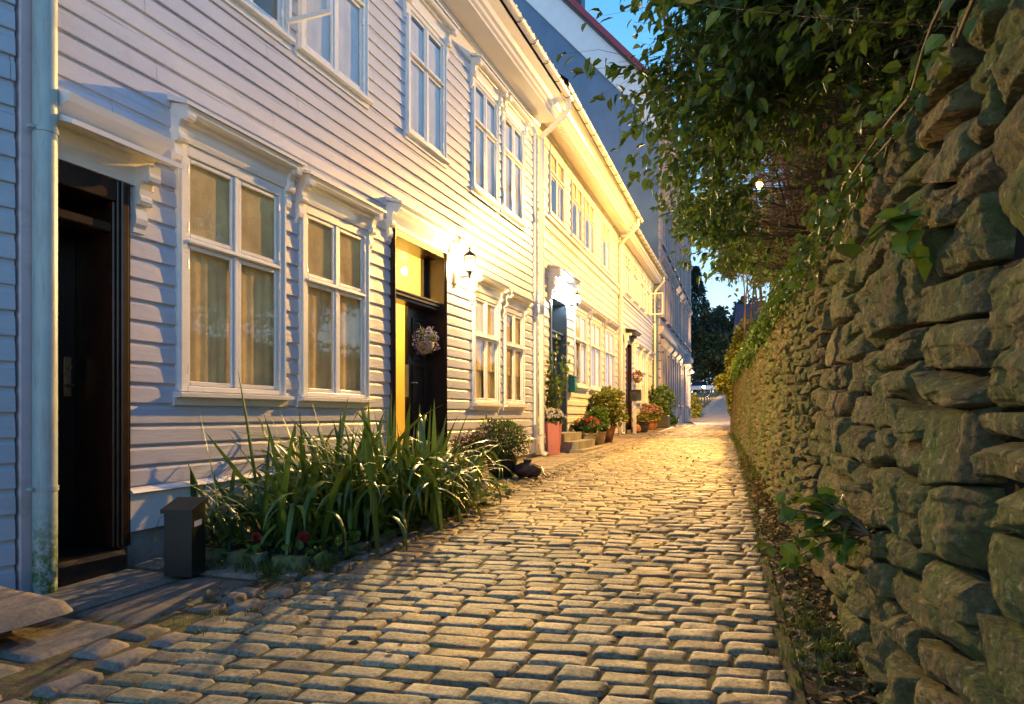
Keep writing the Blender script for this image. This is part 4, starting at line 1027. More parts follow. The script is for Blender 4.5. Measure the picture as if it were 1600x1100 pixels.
def tree(i, y, label, ntip, lleaf, hgt, reach, seed, perleaf=13, stems=5):
    """bushy tree on the terrace whose branches lean out over the lane"""
    rs = np.random.default_rng(seed)
    x0 = xw(y) + 0.75; z0 = ztop(y) - 0.1
    T = empty('broadleaf_tree', (x0, y, z0), label, 'tree', None)
    tr = MB(); skel = []
    for k in range(stems):
        bx, by = x0 + rs.uniform(-.35, .5), y + rs.uniform(-.8, .8)
        lean = rs.uniform(-1.2, .6) * reach * .55; ly = rs.uniform(-.7, .7); h = hgt * rs.uniform(.75, 1.0)
        pts = []
        for t in np.linspace(0, 1, 8):
            p = (bx + lean * t ** 1.6 + .05 * math.sin(7 * t + k), by + ly * t + .04 * math.cos(5 * t + k), z0 + h * t); pts.append(p); skel.append(p)
        r0 = rs.uniform(.03, .06); tr.tube(pts, [r0 * (1 - .8 * t) for t in np.linspace(0, 1, 8)], 7)
    tr.build('trunk', M['bark'], T)
    skel = np.array(skel)
    # tips fill the crown's shell, mainly on the street side and on top, in lumps
    tips = []; tries = 0
    while len(tips) < ntip and tries < ntip * 40:
        tries += 1
        a = rs.uniform(-0.15, math.pi * 1.10); rr = rs.uniform(.62, 1.0) if rs.random() < .85 else rs.uniform(.2, .7)
        yy = y + rs.uniform(-1.5, 1.5)
        ca = math.cos(a); ca = math.copysign(abs(ca) ** .55, ca); cz = math.copysign(abs(math.sin(a)) ** .55, math.sin(a))
        xx = x0 + .1 + (-(reach + .75) * ca * rr if ca > 0 else -(1.5) * ca * rr)
        zz = z0 + .55 + (hgt - .35) * cz * rr * (0.75 + .25 * math.sin(yy * 2.1 + i))
        if cz < 0: zz = z0 + .45 + rs.uniform(-.25, .1)
        lump = vnoise(np.array([xx * 1.5, yy * 1.5, zz * 1.5]))
        if lump < -0.18: continue
        lim = zz > max(1.25 + max(0, (xw(yy) - xx)) * .62, .19 * yy + .1) or (xx > xw(yy) + .6 and y < 12)
        if not lim: continue
        d = math.hypot(xx, yy)
        if math.sqrt(xx * xx + yy * yy + zz * zz) < 1.25: continue
        p = np.array([xx, yy, zz]); v = p - LAMP; dl = np.linalg.norm(v)
        if v[0] < -0.02:
            t = (-4 - LAMP[0]) / v[0]; hy, hz = LAMP[1] + v[1] * t, LAMP[2] + v[2] * t
            if 1.5 < hy < 32 and -1.6 < hz < 7.5: continue
        if v[2] < -.05 and dl < 8:
            t = (-.7 - LAMP[2]) / v[2]; hx, hy = LAMP[0] + v[0] * t, LAMP[1] + v[1] * t
            if -4.2 < hx < -.9 and 6 < hy < 26: continue
        if v[2] < -.05:
            t = (-.9 - LAMP[2]) / v[2]; hx, hy = LAMP[0] + v[0] * t, LAMP[1] + v[1] * t
            if ((-4.2 < hx < -.5 and 1.2 < hy < 8) or (-6 < hx < -1 and 26 < hy < 60)) and (rs.random() < .72 or hy > 20): continue
        if dl < .8: continue
        # keep the lamp itself in sight between the leaves
        pd = p / np.linalg.norm(p); ld = LAMP / np.linalg.norm(LAMP)
        if np.dot(p, ld) < np.linalg.norm(LAMP) and np.dot(pd, ld) > math.cos(R(2.2 + 24.0 * (1 / max(1, np.linalg.norm(p))))) : continue
        tips.append((xx, yy, zz))
    tips = np.array(tips)
    d2 = ((tips[:, None] - skel[None]) ** 2).sum(-1); d2 += (skel[None, :, 2] > tips[:, None, 2] + .2) * 4
    A = skel[np.argmin(d2 + rs.random(d2.shape) * .5, 1)]
    mid = A + (tips - A) * rs.uniform(.25, .5, (len(tips), 1)) + rs.normal(0, .08, (len(tips), 3))
    n1 = len(tips)
    V1, F1 = twigs(A, tips, rs.uniform(.0, .12), 0.0065, 5)
    # side twigs: many fine ones
    k = 3 if y < 9 else 2
    src = np.repeat(np.arange(n1), k); t = rs.uniform(.45, .9, (len(src), 1))
    a2 = A[src] + (tips[src] - A[src]) * t + np.array([0, 0, .2]) * t * (1 - t); b2 = a2 + rs.normal(0, .22, (len(src), 3)) + (tips[src] - A[src]) * .12 - np.array([0, 0, .08])
    V2, F2 = twigs(a2, b2, 0.03, 0.0032, 3)
    # inner brush of bare fine shoots seen from below
    nb = int(ntip * 1.5); q = skel[rs.integers(0, len(skel), nb)]
    b3 = q + np.stack([rs.normal(-.35, .5, nb), rs.normal(0, .55, nb), rs.normal(.25, .35, nb)], 1)
    keep = (np.linalg.norm(b3, axis=1) > 1.3) & (b3[:, 2] > np.maximum(1.25 + np.maximum(0, xw(b3[:, 1]) - b3[:, 0]) * .6, .19 * b3[:, 1])); q, b3 = q[keep], b3[keep]
    V3, F3 = twigs(q, b3, 0.05, 0.0045, 4)
    br = MB(); V = np.concatenate([V1, V2, V3]); F = np.concatenate([F1, F2 + len(V1), F3 + len(V1) + len(V2)])
    np_mesh('branches', V, F, M['twig'], T, smooth=False)
    # leaves along the outer end of each twig
    ends = np.concatenate([tips, b2]); st = np.concatenate([A + (tips - A) * .55, a2])
    own = np.concatenate([np.arange(n1), src]); tp = tips[own]
    inner = (tp[:, 0] > xw(tp[:, 1]) - .75) & (tp[:, 2] < z0 + hgt * .62) & (tp[:, 1] > 4.2)
    m = int(perleaf * 1.45); cnt = np.where(np.arange(len(ends)) < n1, m, max(3, m // 2)); cnt = np.where(inner, (rs.random(len(ends)) < .8) * 8, cnt)
    idx = np.repeat(np.arange(len(ends)), cnt)
    t = rs.uniform(0.0, 1.05, (len(idx), 1)); P = st[idx] + (ends[idx] - st[idx]) * t + rs.normal(0, .018, (len(idx), 3))
    dr = (ends - st)[idx]; dr /= np.linalg.norm(dr, axis=1, keepdims=True) + 1e-9
    D = dr * .5 + rs.normal(0, .55, (len(idx), 3)) + np.array([-.12, 0, -.42])
    ok = np.linalg.norm(P, axis=1) > 1.5; P, D = P[ok], D[ok]
    L = lleaf * rs.uniform(.65, 1.2, len(P)); pr = np.clip(rs.beta(2, 3.2, len(P)) + .0, 0, 1); pr[rs.random(len(P)) < .02] = 1.0
    Vl, Fl, rl = leaves(P, D, L, .62, .14, pr)
    np_mesh('crown', Vl, Fl, M['leaf'], T, smooth=False, rnd=rl)
    return T
TL = ['nearest leafy tree on the wall top, hanging over the upper right corner', 'leafy tree on the wall top just beyond the nearest one, spreading widest over the lane',
      'third leafy tree along the wall top with a dense brown tangle of twigs', 'leafy tree on the wall top whose edge crosses the blue gable',
      'leafy tree on the wall top between the blue gable and the street lamp', 'leafy tree just in front of the glowing street lamp', 'warmly lit leafy tree beside the street lamp pole', 'last leafy tree of the row beyond the street lamp']
for i, (y, nt_, ll, hg, rc, pl) in enumerate(((3.0, 640, .085, 2.6, .85, 12), (5.4, 760, .088, 3.0, 1.45, 14), (8.0, 760, .090, 3.6, 1.15, 13), (10.8, 700, .095, 4.4, 1.05, 13), (13.8, 600, .11, 5.2, 1.1, 12), (16.8, 520, .12, 5.6, 1.0, 11), (20.2, 420, .13, 5.8, 1.0, 11), (23.4, 420, .13, 5.8, 1.1, 11))):
    o = tree(i, y, TL[i], nt_, ll, hg, rc, 100 + i, pl); o['group'] = 'trees leaning over the stone wall'

# ivy-like leaves spilling along the top of the wall, one plant per stretch
IV = ['dark climber spilling over the wall top near the upper right corner', 'climber hanging over the wall top left of the pale dangling stems', 'green climber on the wall top below the twiggy tree', 'bright green climber on the wall top beneath the street lamp', 'yellow green climber on the wall top near the far end']
for i, (y0, y1, n, ls, mt) in enumerate(((1.9, 3.2, 130, .05, 'leaf'), (3.2, 5.0, 420, .055, 'leaf'), (5.0, 8.2, 850, .05, 'ivy'), (8.2, 13.0, 1500, .075, 'ivy'), (13, 21, 2600, .10, 'ivy'))):
    y = RNG.uniform(y0, y1, n); c = RNG.random(n) < .6
    hang = np.abs(RNG.normal(0, .065, n)) * (0.5 + vnoise(np.stack([y * 2.3, y * 0, y * 0], -1)) + .5)
    x = xw(y) + .08 - .03 + RNG.uniform(-.08, .25, n) - .08 * c; z = 1.02 + .01 * y + np.where(c, -hang, RNG.uniform(0, .28, n))
    P = np.stack([x, y, z], 1); D = np.stack([RNG.normal(-.5, .4, n), RNG.normal(-.1, .5, n), RNG.normal(-.5, .45, n)], 1)
    V_, F_, r_ = leaves(P, D, ls * RNG.uniform(.6, 1.2, n), .95, .15)
    ym = (y0 + y1) / 2; T = empty('climbing_plant', (xw(ym), ym, 1.0 + .01 * ym), IV[i], 'climber', 'climbers spilling over the wall top')
    np_mesh('foliage', V_, F_, M[mt], T, smooth=False, rnd=r_); b = MB()
    for k in range(4): b.tube([(xw(q) + .02 + .05 * k + .03 * math.sin(q * 5 + k), q, 1.06 + .01 * q + .03 * math.sin(q * 7 + 2 * k)) for q in np.linspace(y0, y1, 14)], .006, 5)
    b.build('stem', M['twig'], T)

def sprig(name, org, label, cat, stems, nl, ls, mat, spread=.25, droop=-.1, fwd=(-.6, -.3, .3), seed=1, wd=.95, group=None, stemmat='twig', parts=True):
    rs = np.random.default_rng(seed); T = empty(name, org, label, cat, group); O = np.array(org); b = MB(); P, D = [], []
    for k in range(stems):
        d = np.array(fwd) * rs.uniform(.6, 1.2) + rs.normal(0, spread, 3); pts = [O + d * t + np.array([0, 0, droop]) * t * t for t in np.linspace(0, 1, 7)]
        b.tube([tuple(p) for p in pts], [.006 * (1 - .6 * t) for t in np.linspace(0, 1, 7)], 5)
        for _ in range(nl): t = rs.uniform(.25, 1.05); P.append(O + d * t + np.array([0, 0, droop]) * t * t); D.append(rs.normal(0, .6, 3) + d * .8 + [0, 0, -.1])
    b.build('stem', M[stemmat], T); V_, F_, r_ = leaves(P, D, ls * rs.uniform(.6, 1.2, len(P)), wd, .15); np_mesh('foliage', V_, F_, M[mat], T, smooth=False, rnd=r_); return T
sprig('wall_shrub', (xw(2.95) - .02, 2.95, -.46), 'leafy shrub growing out of the stone wall low on the right', 'shrub', 11, 8, .085, 'ivy', .13, -.12, (-.20, .30, .10), 5)
sprig('wall_sprout', (xw(2.45) - .02, 2.45, .62), 'small bright green sprout high in the stone wall', 'plant', 4, 3, .12, 'ivy', .06, -.16, (-.10, .05, .05), 8)
b = MB()
for k in range(5): 
    a = (xw(1.35) - .03 + .02 * k, 1.36 + .012 * k, 1.02); b.tube([(a[0] - .01 * t - .02 * math.sin(4 * t + k), a[1] + .03 * t * math.sin(k), a[2] - (.22 + .06 * (k % 3)) * t) for t in np.linspace(0, 1, 8)], .0022, 5)
tag(b.build('dry_creeper', M['root']), 'pale dry stems dangling from the wall top at the upper right edge', 'stems')

# strap-leaved clumps in the bed against the white house
def blades(name, org, n, label, seed, L0=(.7, 1.35), rx=.35, ry=.5, group=None):
    rs = np.random.default_rng(seed); V = []; F = []; Rn = []; O = np.array(org)
    for k in range(n):
        bx, by = rs.normal(0, rx * .45), rs.normal(0, ry * .45); a = math.atan2(by, bx) + rs.normal(0, 1.0); L = rs.uniform(*L0) * (1 if rs.random() < .9 else 1.15)
        w0 = rs.uniform(.014, .028); lean = abs(rs.normal(.7, .5)) + .05; curl = rs.uniform(1.0, 3.8) if rs.random() < .8 else rs.uniform(0, .4); m = 11
        mark = (len(V), len(F), len(Rn)); p = np.array([O[0] + bx, O[1] + by, zg(O[1] + by) + .02]); th = lean * .45; r = rs.random(); tw = rs.normal(0, .5)
        kink = rs.integers(4, 9) if rs.random() < .16 else 99
        for i in range(m):
            t = i / (m - 1); d = np.array([math.cos(a) * math.sin(th), math.sin(a) * math.sin(th), math.cos(th)])
            ws = w0 * (0.65 + .9 * t * (1 - t) * 2) * (1 - t ** 5) + .0004
            s_ = np.array([-math.sin(a + tw * t), math.cos(a + tw * t), 0]); nn = np.cross(s_, d)
            k0 = len(V); V += [p - s_ * ws + nn * ws * .35, p, p + s_ * ws + nn * ws * .35]; Rn += [r * .75] * 3
            if i: F += [(k0 - 3, k0 - 2, k0 + 1, k0), (k0 - 2, k0 - 1, k0 + 2, k0 + 1)]
            p = p + d * L / (m - 1); th += curl / (m - 1) * (.3 + 1.6 * t)
            if i == kink: th += 1.3
            if p[2] < zg(p[1]) + .03: p[2] = zg(p[1]) + .03; th = min(th, 1.55)
            if p[0] < -3.93: p[0] = -3.93
        if p[0] > -2.28: del V[mark[0]:]; del F[mark[1]:]; del Rn[mark[2]:]
    T = empty(name, (O[0], O[1], zg(O[1])), label, 'plant', group)
    np_mesh('foliage', V, np.array(F), M['blade'], T, smooth=True, rnd=np.array(Rn)); return T
for i, (x, y, n, lb) in enumerate(((-3.35, 4.15, 95, 'arching strap leaved plant nearest the dark box with leaves across the window sill'), (-3.20, 4.7, 170, 'tall strap leaved plant below the second ground floor window'),
        (-3.0, 5.2, 190, 'strap leaved plant in the middle of the bed spilling onto the setts'), (-3.15, 5.7, 150, 'strap leaved plant in front of the yellow lit doorway'), (-3.3, 6.1, 90, 'strap leaved plant at the far end of the bed beside the heather pot'))):
    blades('strap_leaved_plant', (x, y, 0), n, lb, 40 + i, L0=((.5, 1.1), (.7, 1.3), (.65, 1.25), (.55, 1.1), (.45, .9))[i], ry=.5, rx=.6, group='strap leaved plants in the front bed')
gx, gy = RNG.uniform(-3.85, -2.66, 1500), RNG.uniform(3.5, 7.2, 1500); kk = (gy < 4.1) | (gx > -2.95); gx, gy = gx[kk], gy[kk]
V_, F_, r_ = leaves(np.stack([gx, gy, zga(gy) + .03 + RNG.uniform(0, .13, len(gx))], 1), np.stack([RNG.normal(0, 1, len(gx)), RNG.normal(0, 1, len(gx)), RNG.normal(.3, .4, len(gx))], 1), RNG.uniform(.03, .09, len(gx)), .8, .2)
tag(np_mesh('ground_cover', V_, F_, M['ivy'], smooth=False, rnd=r_), kind='stuff')
V = []; F = []; ys_ = np.linspace(3.62, 7.3, 24); xs_ = np.linspace(-3.97, -2.72, 9)
for y in ys_:
    for x in xs_: V.append((x, y, zg(y) + .03 + .035 * float(vnoise(np.array([x * 4, y * 4, 1])))))
for j in range(23):
    for i in range(8): k = j * 9 + i; F.append((k, k + 1, k + 10, k + 9))
tag(np_mesh('flower_bed_soil', V, F, M['soil']), kind='structure')
kb = []
for (x0, x1) in ((-3.78, -3.42), (-3.40, -3.05), (-3.03, -2.74)): kb.append(([(x0, 3.53), (x1, 3.53), (x1, 3.64), (x0, 3.64)], zg(3.6) + .075, 0, 0, random.random()))
y = 3.66
while y < 7.3:
    L = random.uniform(.22, .4); kb.append(([(-2.82, y), (-2.71, y), (-2.71, y + L - .02), (-2.82, y + L - .02)], zg(y) + .045, 0, 0, random.random())); y += L
M['kerb'] = stone_mat('mossy_kerb_stone', [(0.22, 0.19, 0.14), (0.30, 0.26, 0.18)], moss=(0.12, 0.14, 0.03), mossamt=1.0, mscale=3)
V_, F_, r_ = pillows(kb, (9, 7), '', None, power=5, dome=.015, n_amp=.008, n_sc=9, side=.09)
tag(np_mesh('bed_edging', V_, F_, M['kerb'], rnd=r_), 'low mossy stone edging around the front flower bed', 'edging')

def tufts(name, spots, hgt, mat, kind='stuff', per=14, spread=.04, wd=.004):
    V = []; F = []; Rn = []
    for (x, y, z, k) in spots:
        for _ in range(per):
            a = random.uniform(0, 6.28); h = hgt * k * random.uniform(.4, 1.1); l = random.uniform(.1, .8) * h; bx, by = x + random.gauss(0, spread * k), y + random.gauss(0, spread * k)
            s_ = (-math.sin(a) * wd, math.cos(a) * wd); dx, dy = math.cos(a) * l, math.sin(a) * l; i = len(V)
            V += [(bx - s_[0], by - s_[1], z), (bx + s_[0], by + s_[1], z), (bx + dx * .35 - s_[0] * .8, by + dy * .35 - s_[1] * .8, z + h * .65), (bx + dx * .35 + s_[0] * .8, by + dy * .35 + s_[1] * .8, z + h * .65), (bx + dx, by + dy, z + h * .92)]
            F += [(i, i + 1, i + 3, i + 2), (i + 2, i + 3, i + 4)]; r = random.random(); Rn += [r] * 5
    return tag(np_mesh(name, V, F, mat, smooth=False, rnd=np.array(Rn)), kind=kind)
sp = []
for _ in range(420):
    y = random.uniform(.8, 24) ** 1.0; 
    if vnoise(np.array([y * .9, 3.3, 1])) < -.15: continue
    x = xl(y) - random.choice([random.gauss(.04, .02), random.gauss(.42, .04), random.gauss(.2, .1)]); sp.append((x, y, zg(y) - .01, random.uniform(.4, 1.1)))
for _ in range(300): y = random.uniform(1.0, 14); x = random.uniform(xl(y), xr(y)); sp.append((x, y, zg(y) - .012, random.uniform(.12, .3)))
tufts('grass', sp, .06, M['grass'], spread=.03, wd=.0022)
sp = []
for _ in range(60):
    y = abs(random.gauss(0, 1)) * .45 + random.choice([2.9, 3.0, 2.7]); x = random.uniform(xr(y) + .02, xw(y) - .02); sp.append((x, y, zg(y), random.uniform(.4, 1)))
for _ in range(260): y = random.uniform(4, 22); x = xr(y) + random.choice([.02, .05, random.uniform(.1, .4)]); sp.append((x, y, zg(y) - .01, random.uniform(.3, .8)))
for _ in range(200): x = random.uniform(-3.6, -2.6); y = random.gauss(3.6, .06) if random.random() < .6 else random.uniform(3.4, 3.9); sp.append((x, y, zg(y), random.uniform(.4, 1.2)))
for _ in range(120): y = random.uniform(9, 22); sp.append((xw(y) - random.uniform(0, .1), y, zg(y), random.uniform(1, 2.2)))
tufts('grass', sp, .085, M['grass'], spread=.03, wd=.0028)
# fallen leaves in the right-hand gutter, a few on the setts
P = []; D = []
n = 7000; y = RNG.uniform(1.2, 20, n) ** 1.0; a = xr(y); w_ = xw(y) - a; x = a + w_ * np.clip(RNG.beta(2.6, 1.5, n), 0, 1)
P = np.stack([x, y, zga(y) + .005 + RNG.uniform(0, .025, n)], 1); n2 = 260; y = RNG.uniform(1.2, 14, n2); P = np.concatenate([P, np.stack([RNG.uniform(-2.6, .1, n2) - .03 * y, y, zga(y) + .028], 1)])
n3 = 500; y = RNG.uniform(2.6, 9, n3); P = np.concatenate([P, np.stack([xl(y) - RNG.uniform(.0, .5, n3), y, zga(y) + .03], 1)])
D = np.stack([RNG.normal(0, 1, len(P)), RNG.normal(0, 1, len(P)), RNG.normal(0, .22, len(P))], 1)
V_, F_, r_ = leaves(P, D, RNG.uniform(.022, .055, len(P)), .8, -.3)
tag(np_mesh('fallen_leaves', V_, F_, M['litter'], smooth=False, rnd=r_), kind='stuff')

def bush_ball(T, c, r, n, ls, mat, name='foliage', squash=1.0, seed=0, shell=.5, wd=.9):
    rs = np.random.default_rng(seed); d = rs.normal(0, 1, (n, 3)); d /= np.linalg.norm(d, axis=1, keepdims=True)
    rr = r * (shell + (1 - shell) * rs.random(n) ** .5) * (1 + .28 * vnoise(d * 2.3 + seed)); P = np.array(c) + d * rr[:, None] * np.array([1, 1, squash])
    D = d * .8 + rs.normal(0, .5, (n, 3)); V_, F_, r_ = leaves(P, D, ls * rs.uniform(.6, 1.3, n), wd, .1, rs.random(n)); return np_mesh(name, V_, F_, M[mat], T, smooth=False, rnd=r_)
def flowers(T, c, r, n, fs, mat, squash=1.0, seed=0, name='flowers', half=True):
    rs = np.random.default_rng(seed); d = rs.normal(0, 1, (n, 3)); d[:, 2] = np.abs(d[:, 2]) if half else d[:, 2]; d /= np.linalg.norm(d, axis=1, keepdims=True)
    P = np.array(c) + d * (r * rs.uniform(.88, 1.08, n) * (1 + .22 * vnoise(d * 2.3 + seed)))[:, None] * np.array([1, 1, squash]); pp, dd = [], []
    a = np.cross(d, [.2, .3, .9]); a /= np.linalg.norm(a, axis=1, keepdims=True); b = np.cross(d, a)
    for k in range(6): an = k * 1.047; pp.append(P); dd.append(a * math.cos(an) + b * math.sin(an) + d * .45)
    V_, F_, r_ = leaves(np.concatenate(pp), np.concatenate(dd), np.full(n * 6, fs), .9, .0, np.tile(rs.random(n), 6)); return np_mesh(name, V_, F_, M[mat], T, smooth=False, rnd=r_)
def pot(T, c, prof, mat, name='pot', n=24):
    b = MB(); b.lathe(prof, c, n); o = b.build(name, M[mat], T); s_ = MB(); r = prof[-1][0] * .9; z = prof[-1][1] - .03
    s_.lathe([(0.01, z), (r * .5, z + .01), (r, z)], c, n); s_.build('soil', M['soil'], T); return o
def potprof(h, rb, rt, lip=.012): return [(rb * .9, 0), (rb, .01), (rb + (rt - rb) * .5, h * .5), (rt, h * .9), (rt + lip, h * .9), (rt + lip, h), (rt - .01, h), (rt - .015, h - .05)]

for k, (x, y) in enumerate(((-3.30, 3.75), (-3.02, 3.9))):
    T = empty('red_flower', (x, y, zg(y)), ('small red flower at the front of the bed nearest the dark box', 'small red flower at the front of the bed under the strap leaves')[k], 'flower')
    b = MB(); b.tube([(x, y, zg(y)), (x, y, zg(y) + .15)], .004, 5); b.build('stem', M['grass'], T); flowers(T, (x, y, zg(y) + .14), .03, 14, .03, 'redpetal', 1, 70 + k, half=False)

# heather pot and sack beside the lantern doorway
T = empty('potted_plant', (-3.42, 8.62, zg(8.6)), 'dark pot of mauve heather and pink blooms beside the lantern doorway', 'potted plant')
c = (-3.42, 8.62, zg(8.6) + .0); pot(T, c, potprof(.30, .17, .22), 'darkpot')
bush_ball(T, (c[0], c[1] - .05, c[2] + .52), .36, 3400, .05, 'ivy', squash=.75, seed=3, wd=.45, shell=.15); flowers(T, (c[0], c[1], c[2] + .50), .36, 260, .013, 'mauve', .8, 5, half=False); flowers(T, (c[0] - .05, c[1] - .1, c[2] + .55), .30, 46, .022, 'pinkpetal', .8, 6, half=False)
T = empty('potted_plant', (-3.62, 8.05, zg(8.05)), 'low bushy pot plant half hidden behind the strap leaves by the doorway step', 'potted plant')
c = (-3.62, 8.05, zg(8.05)); pot(T, c, potprof(.26, .13, .17), 'terracotta'); bush_ball(T, (c[0], c[1], c[2] + .42), .26, 1300, .05, 'leaf', squash=.8, seed=9, wd=.5, shell=.2); flowers(T, (c[0], c[1], c[2] + .46), .25, 110, .02, 'pinkpetal', .8, 6)
b = MB(); b.lathe([(.02, 0), (.12, .005), (.165, .05), (.17, .10), (.15, .15), (.09, .185), (.05, .19), (.045, .22), (.06, .235)], (-3.05, 8.62, zg(8.6) + .02), 20, sx=1.15, sy=.9)
S_ = b.build('sack', M['bag']); tag(S_, 'dark round sack slumped on the pavement in front of the heather pot', 'sack')
h = MB(); h.tube([(-2.95, 8.55, zg(8.6) + .20), (-2.82, 8.5, zg(8.6) + .17), (-2.76, 8.46, zg(8.6) + .06), (-2.70, 8.44, zg(8.6) + .035)], .008, 6); h.build('cord', M['blackwood'], S_)

# house 2 doorstep group
q2 = lambda o, y: f2(o, S2(y), 0)[:2]
def P2(o, y): x_, y_ = q2(o, y); return (x_, y_, zg(y_) + .01)
c = P2(.32, 12.15); T = empty('potted_plant', c, 'tall dusty pink square planter of white chrysanthemums by the downpipe', 'potted plant')
b = MB(); n = 4; h0, r0, r1 = .62, .145, .20; vs = []
for (r, z) in ((r0, 0), (r1, h0), (r1 - .02, h0), (r1 - .03, h0 - .06)):
    for k in range(4): a = math.pi / 4 + k * math.pi / 2 + .1; vs.append((c[0] + r * math.cos(a), c[1] + r * math.sin(a), c[2] + z))
b.add(vs, [(i * 4 + k, i * 4 + (k + 1) % 4, (i + 1) * 4 + (k + 1) % 4, (i + 1) * 4 + k) for i in range(3) for k in range(4)] + [(0, 1, 2, 3), (12, 13, 14, 15)])
b.build('planter', M['pinkpot'], T); bush_ball(T, (c[0], c[1], c[2] + .68), .19, 700, .05, 'leaf', squash=.6, seed=12); flowers(T, (c[0], c[1], c[2] + .68), .23, 330, .017, 'whitepetal', .75, 13)
b = MB(); 
def stp(b, o1, ya, yb, z0, z1): b.prism([f2(-.1, S2(ya), 0)[:2], f2(o1, S2(ya), 0)[:2], f2(o1, S2(yb), 0)[:2], f2(-.1, S2(yb), 0)[:2]], z0, z1, 'z')
zz = zg(13.6); stp(b, .78, 12.7, 14.5, zz - .1, zz + .05); stp(b, .62, 12.8, 14.4, zz + .051, zz + .20); stp(b, .34, 12.9, 14.38, zz + .201, zz + .36)
tag(b.build('stone_steps', M['found']), 'worn stone steps rising to the slate blue door', 'steps')
c = P2(.12, 12.75); sprig('climbing_shrub', c, 'tall climbing shrub beside the slate blue door', 'shrub', 16, 26, .085, 'ivy', .16, .0, (.16, .0, 1.95), 22, stemmat='twig')
c = P2(.36, 14.75); T = empty('potted_plant', c, 'stoneware pot of red geraniums beside the stone steps', 'potted plant'); pot(T, c, potprof(.30, .16, .23), 'stonepot'); bush_ball(T, (c[0], c[1], c[2] + .42), .26, 900, .08, 'leaf', squash=.7, seed=14); flowers(T, (c[0], c[1], c[2] + .46), .27, 60, .035, 'redpetal', .8, 15)
c = P2(.40, 15.75); T = empty('potted_plant', c, 'round sandy pot with a small green shrub right of the geraniums', 'potted plant'); pot(T, c, potprof(.30, .15, .20), 'stonepot'); bush_ball(T, (c[0], c[1], c[2] + .55), .27, 700, .08, 'ivy', squash=1.1, seed=16)
c = P2(.42, 16.7); T = empty('potted_plant', c, 'tall dark pot with a bushy yellow green shrub under the cream windows', 'potted plant'); pot(T, c, potprof(.42, .15, .24), 'terracotta'); bush_ball(T, (c[0], c[1], c[2] + .85), .46, 1500, .10, 'gold', squash=1.05, seed=17, shell=.25)
c = P2(.38, 22.9); T = empty('potted_plant', c, 'dark tub with a low plant in front of the brown door', 'potted plant'); pot(T, c, potprof(.38, .20, .29), 'darkpot'); bush_ball(T, (c[0], c[1], c[2] + .42), .24, 400, .09, 'gold', squash=.5, seed=18)
c = P2(.32, 22.15); b = MB(); b.lathe([(.05, 0), (.14, .03), (.17, .14), (.12, .25), (.07, .28), (.08, .31)], c, 16); tag(b.build('clay_jar', M['terracotta']), 'round clay jar on the pavement beside the dark tub', 'jar')
c = P2(.40, 25.3); T = empty('potted_plant', c, 'clay pot of reddish flowers below the bracketed windows', 'potted plant'); pot(T, c, potprof(.36, .17, .26), 'terracotta'); bush_ball(T, (c[0], c[1], c[2] + .60), .36, 700, .09, 'gold', squash=.8, seed=19); flowers(T, (c[0], c[1], c[2] + .62), .38, 110, .045, 'pinkpetal', .8, 20)
c = P2(.45, 27.6); T = empty('potted_plant', c, 'large dark tub with a tall green shrub at the end of the cream houses', 'potted plant'); b = MB(); b.box(c[0] - .33, c[0] + .33, c[1] - .33, c[1] + .33, c[2], c[2] + .5, None, .02); b.build('tub', M['darkpot'], T); bush_ball(T, (c[0], c[1], c[2] + 1.05), .55, 1400, .11, 'ivy', squash=1.15, seed=21, shell=.25)
c = (-4.45, 30.6, zg(30.6)); T = empty('low_shrub', c, 'low green shrub at the foot of the tall building', 'shrub'); bush_ball(T, (c[0], c[1], c[2] + .3), .55, 1300, .13, 'ivy', squash=.6, seed=23, shell=.2); b = MB(); b.tube([(c[0], c[1], c[2] - .05), (c[0], c[1], c[2] + .3)], .03, 6); b.build('stem', M['bark'], T)
c = f2(.18, S2(23.35), 1.25); T = empty('hanging_basket', c, 'small basket of red flowers hung beside the brown door', 'hanging basket'); b = MB(); b.lathe([(.02, -.16), (.10, -.12), (.15, 0), (.14, 0)], c, 14); b.build('basket', M['terracotta'], T); bush_ball(T, (c[0], c[1], c[2] + .05), .17, 200, .06, 'leaf', seed=30); flowers(T, (c[0], c[1], c[2] + .05), .19, 60, .03, 'redpetal', 1, 31)
b = MB(); b.tube([(c[0], c[1], c[2] + .15), f2(.1, S2(23.35), 1.6), f2(.0, S2(23.35), 1.62)], .008, 5); b.build('hook', M['iron'], T)

# flower basket on the black door leaf
c = f1(-.06, 7.62, .93); T = empty('hanging_basket', c, 'basket of mauve flowers hung on the open black door', 'hanging basket')
b = MB(); b.lathe([(.01, -.15), (.06, -.13), (.10, -.07), (.12, 0), (.115, 0)], (c[0], c[1], c[2] - .02), 14); b.tube([(c[0], c[1], c[2]), f1(-.14, 7.62, 1.15), f1(-.18, 7.62, 1.16)], .004, 5); b.build('basket', M['stonepot'], T)
bush_ball(T, c, .14, 500, .035, 'ivy', seed=33, wd=.5, shell=.2); flowers(T, c, .165, 420, .013, 'mauve', 1, 34, half=False)

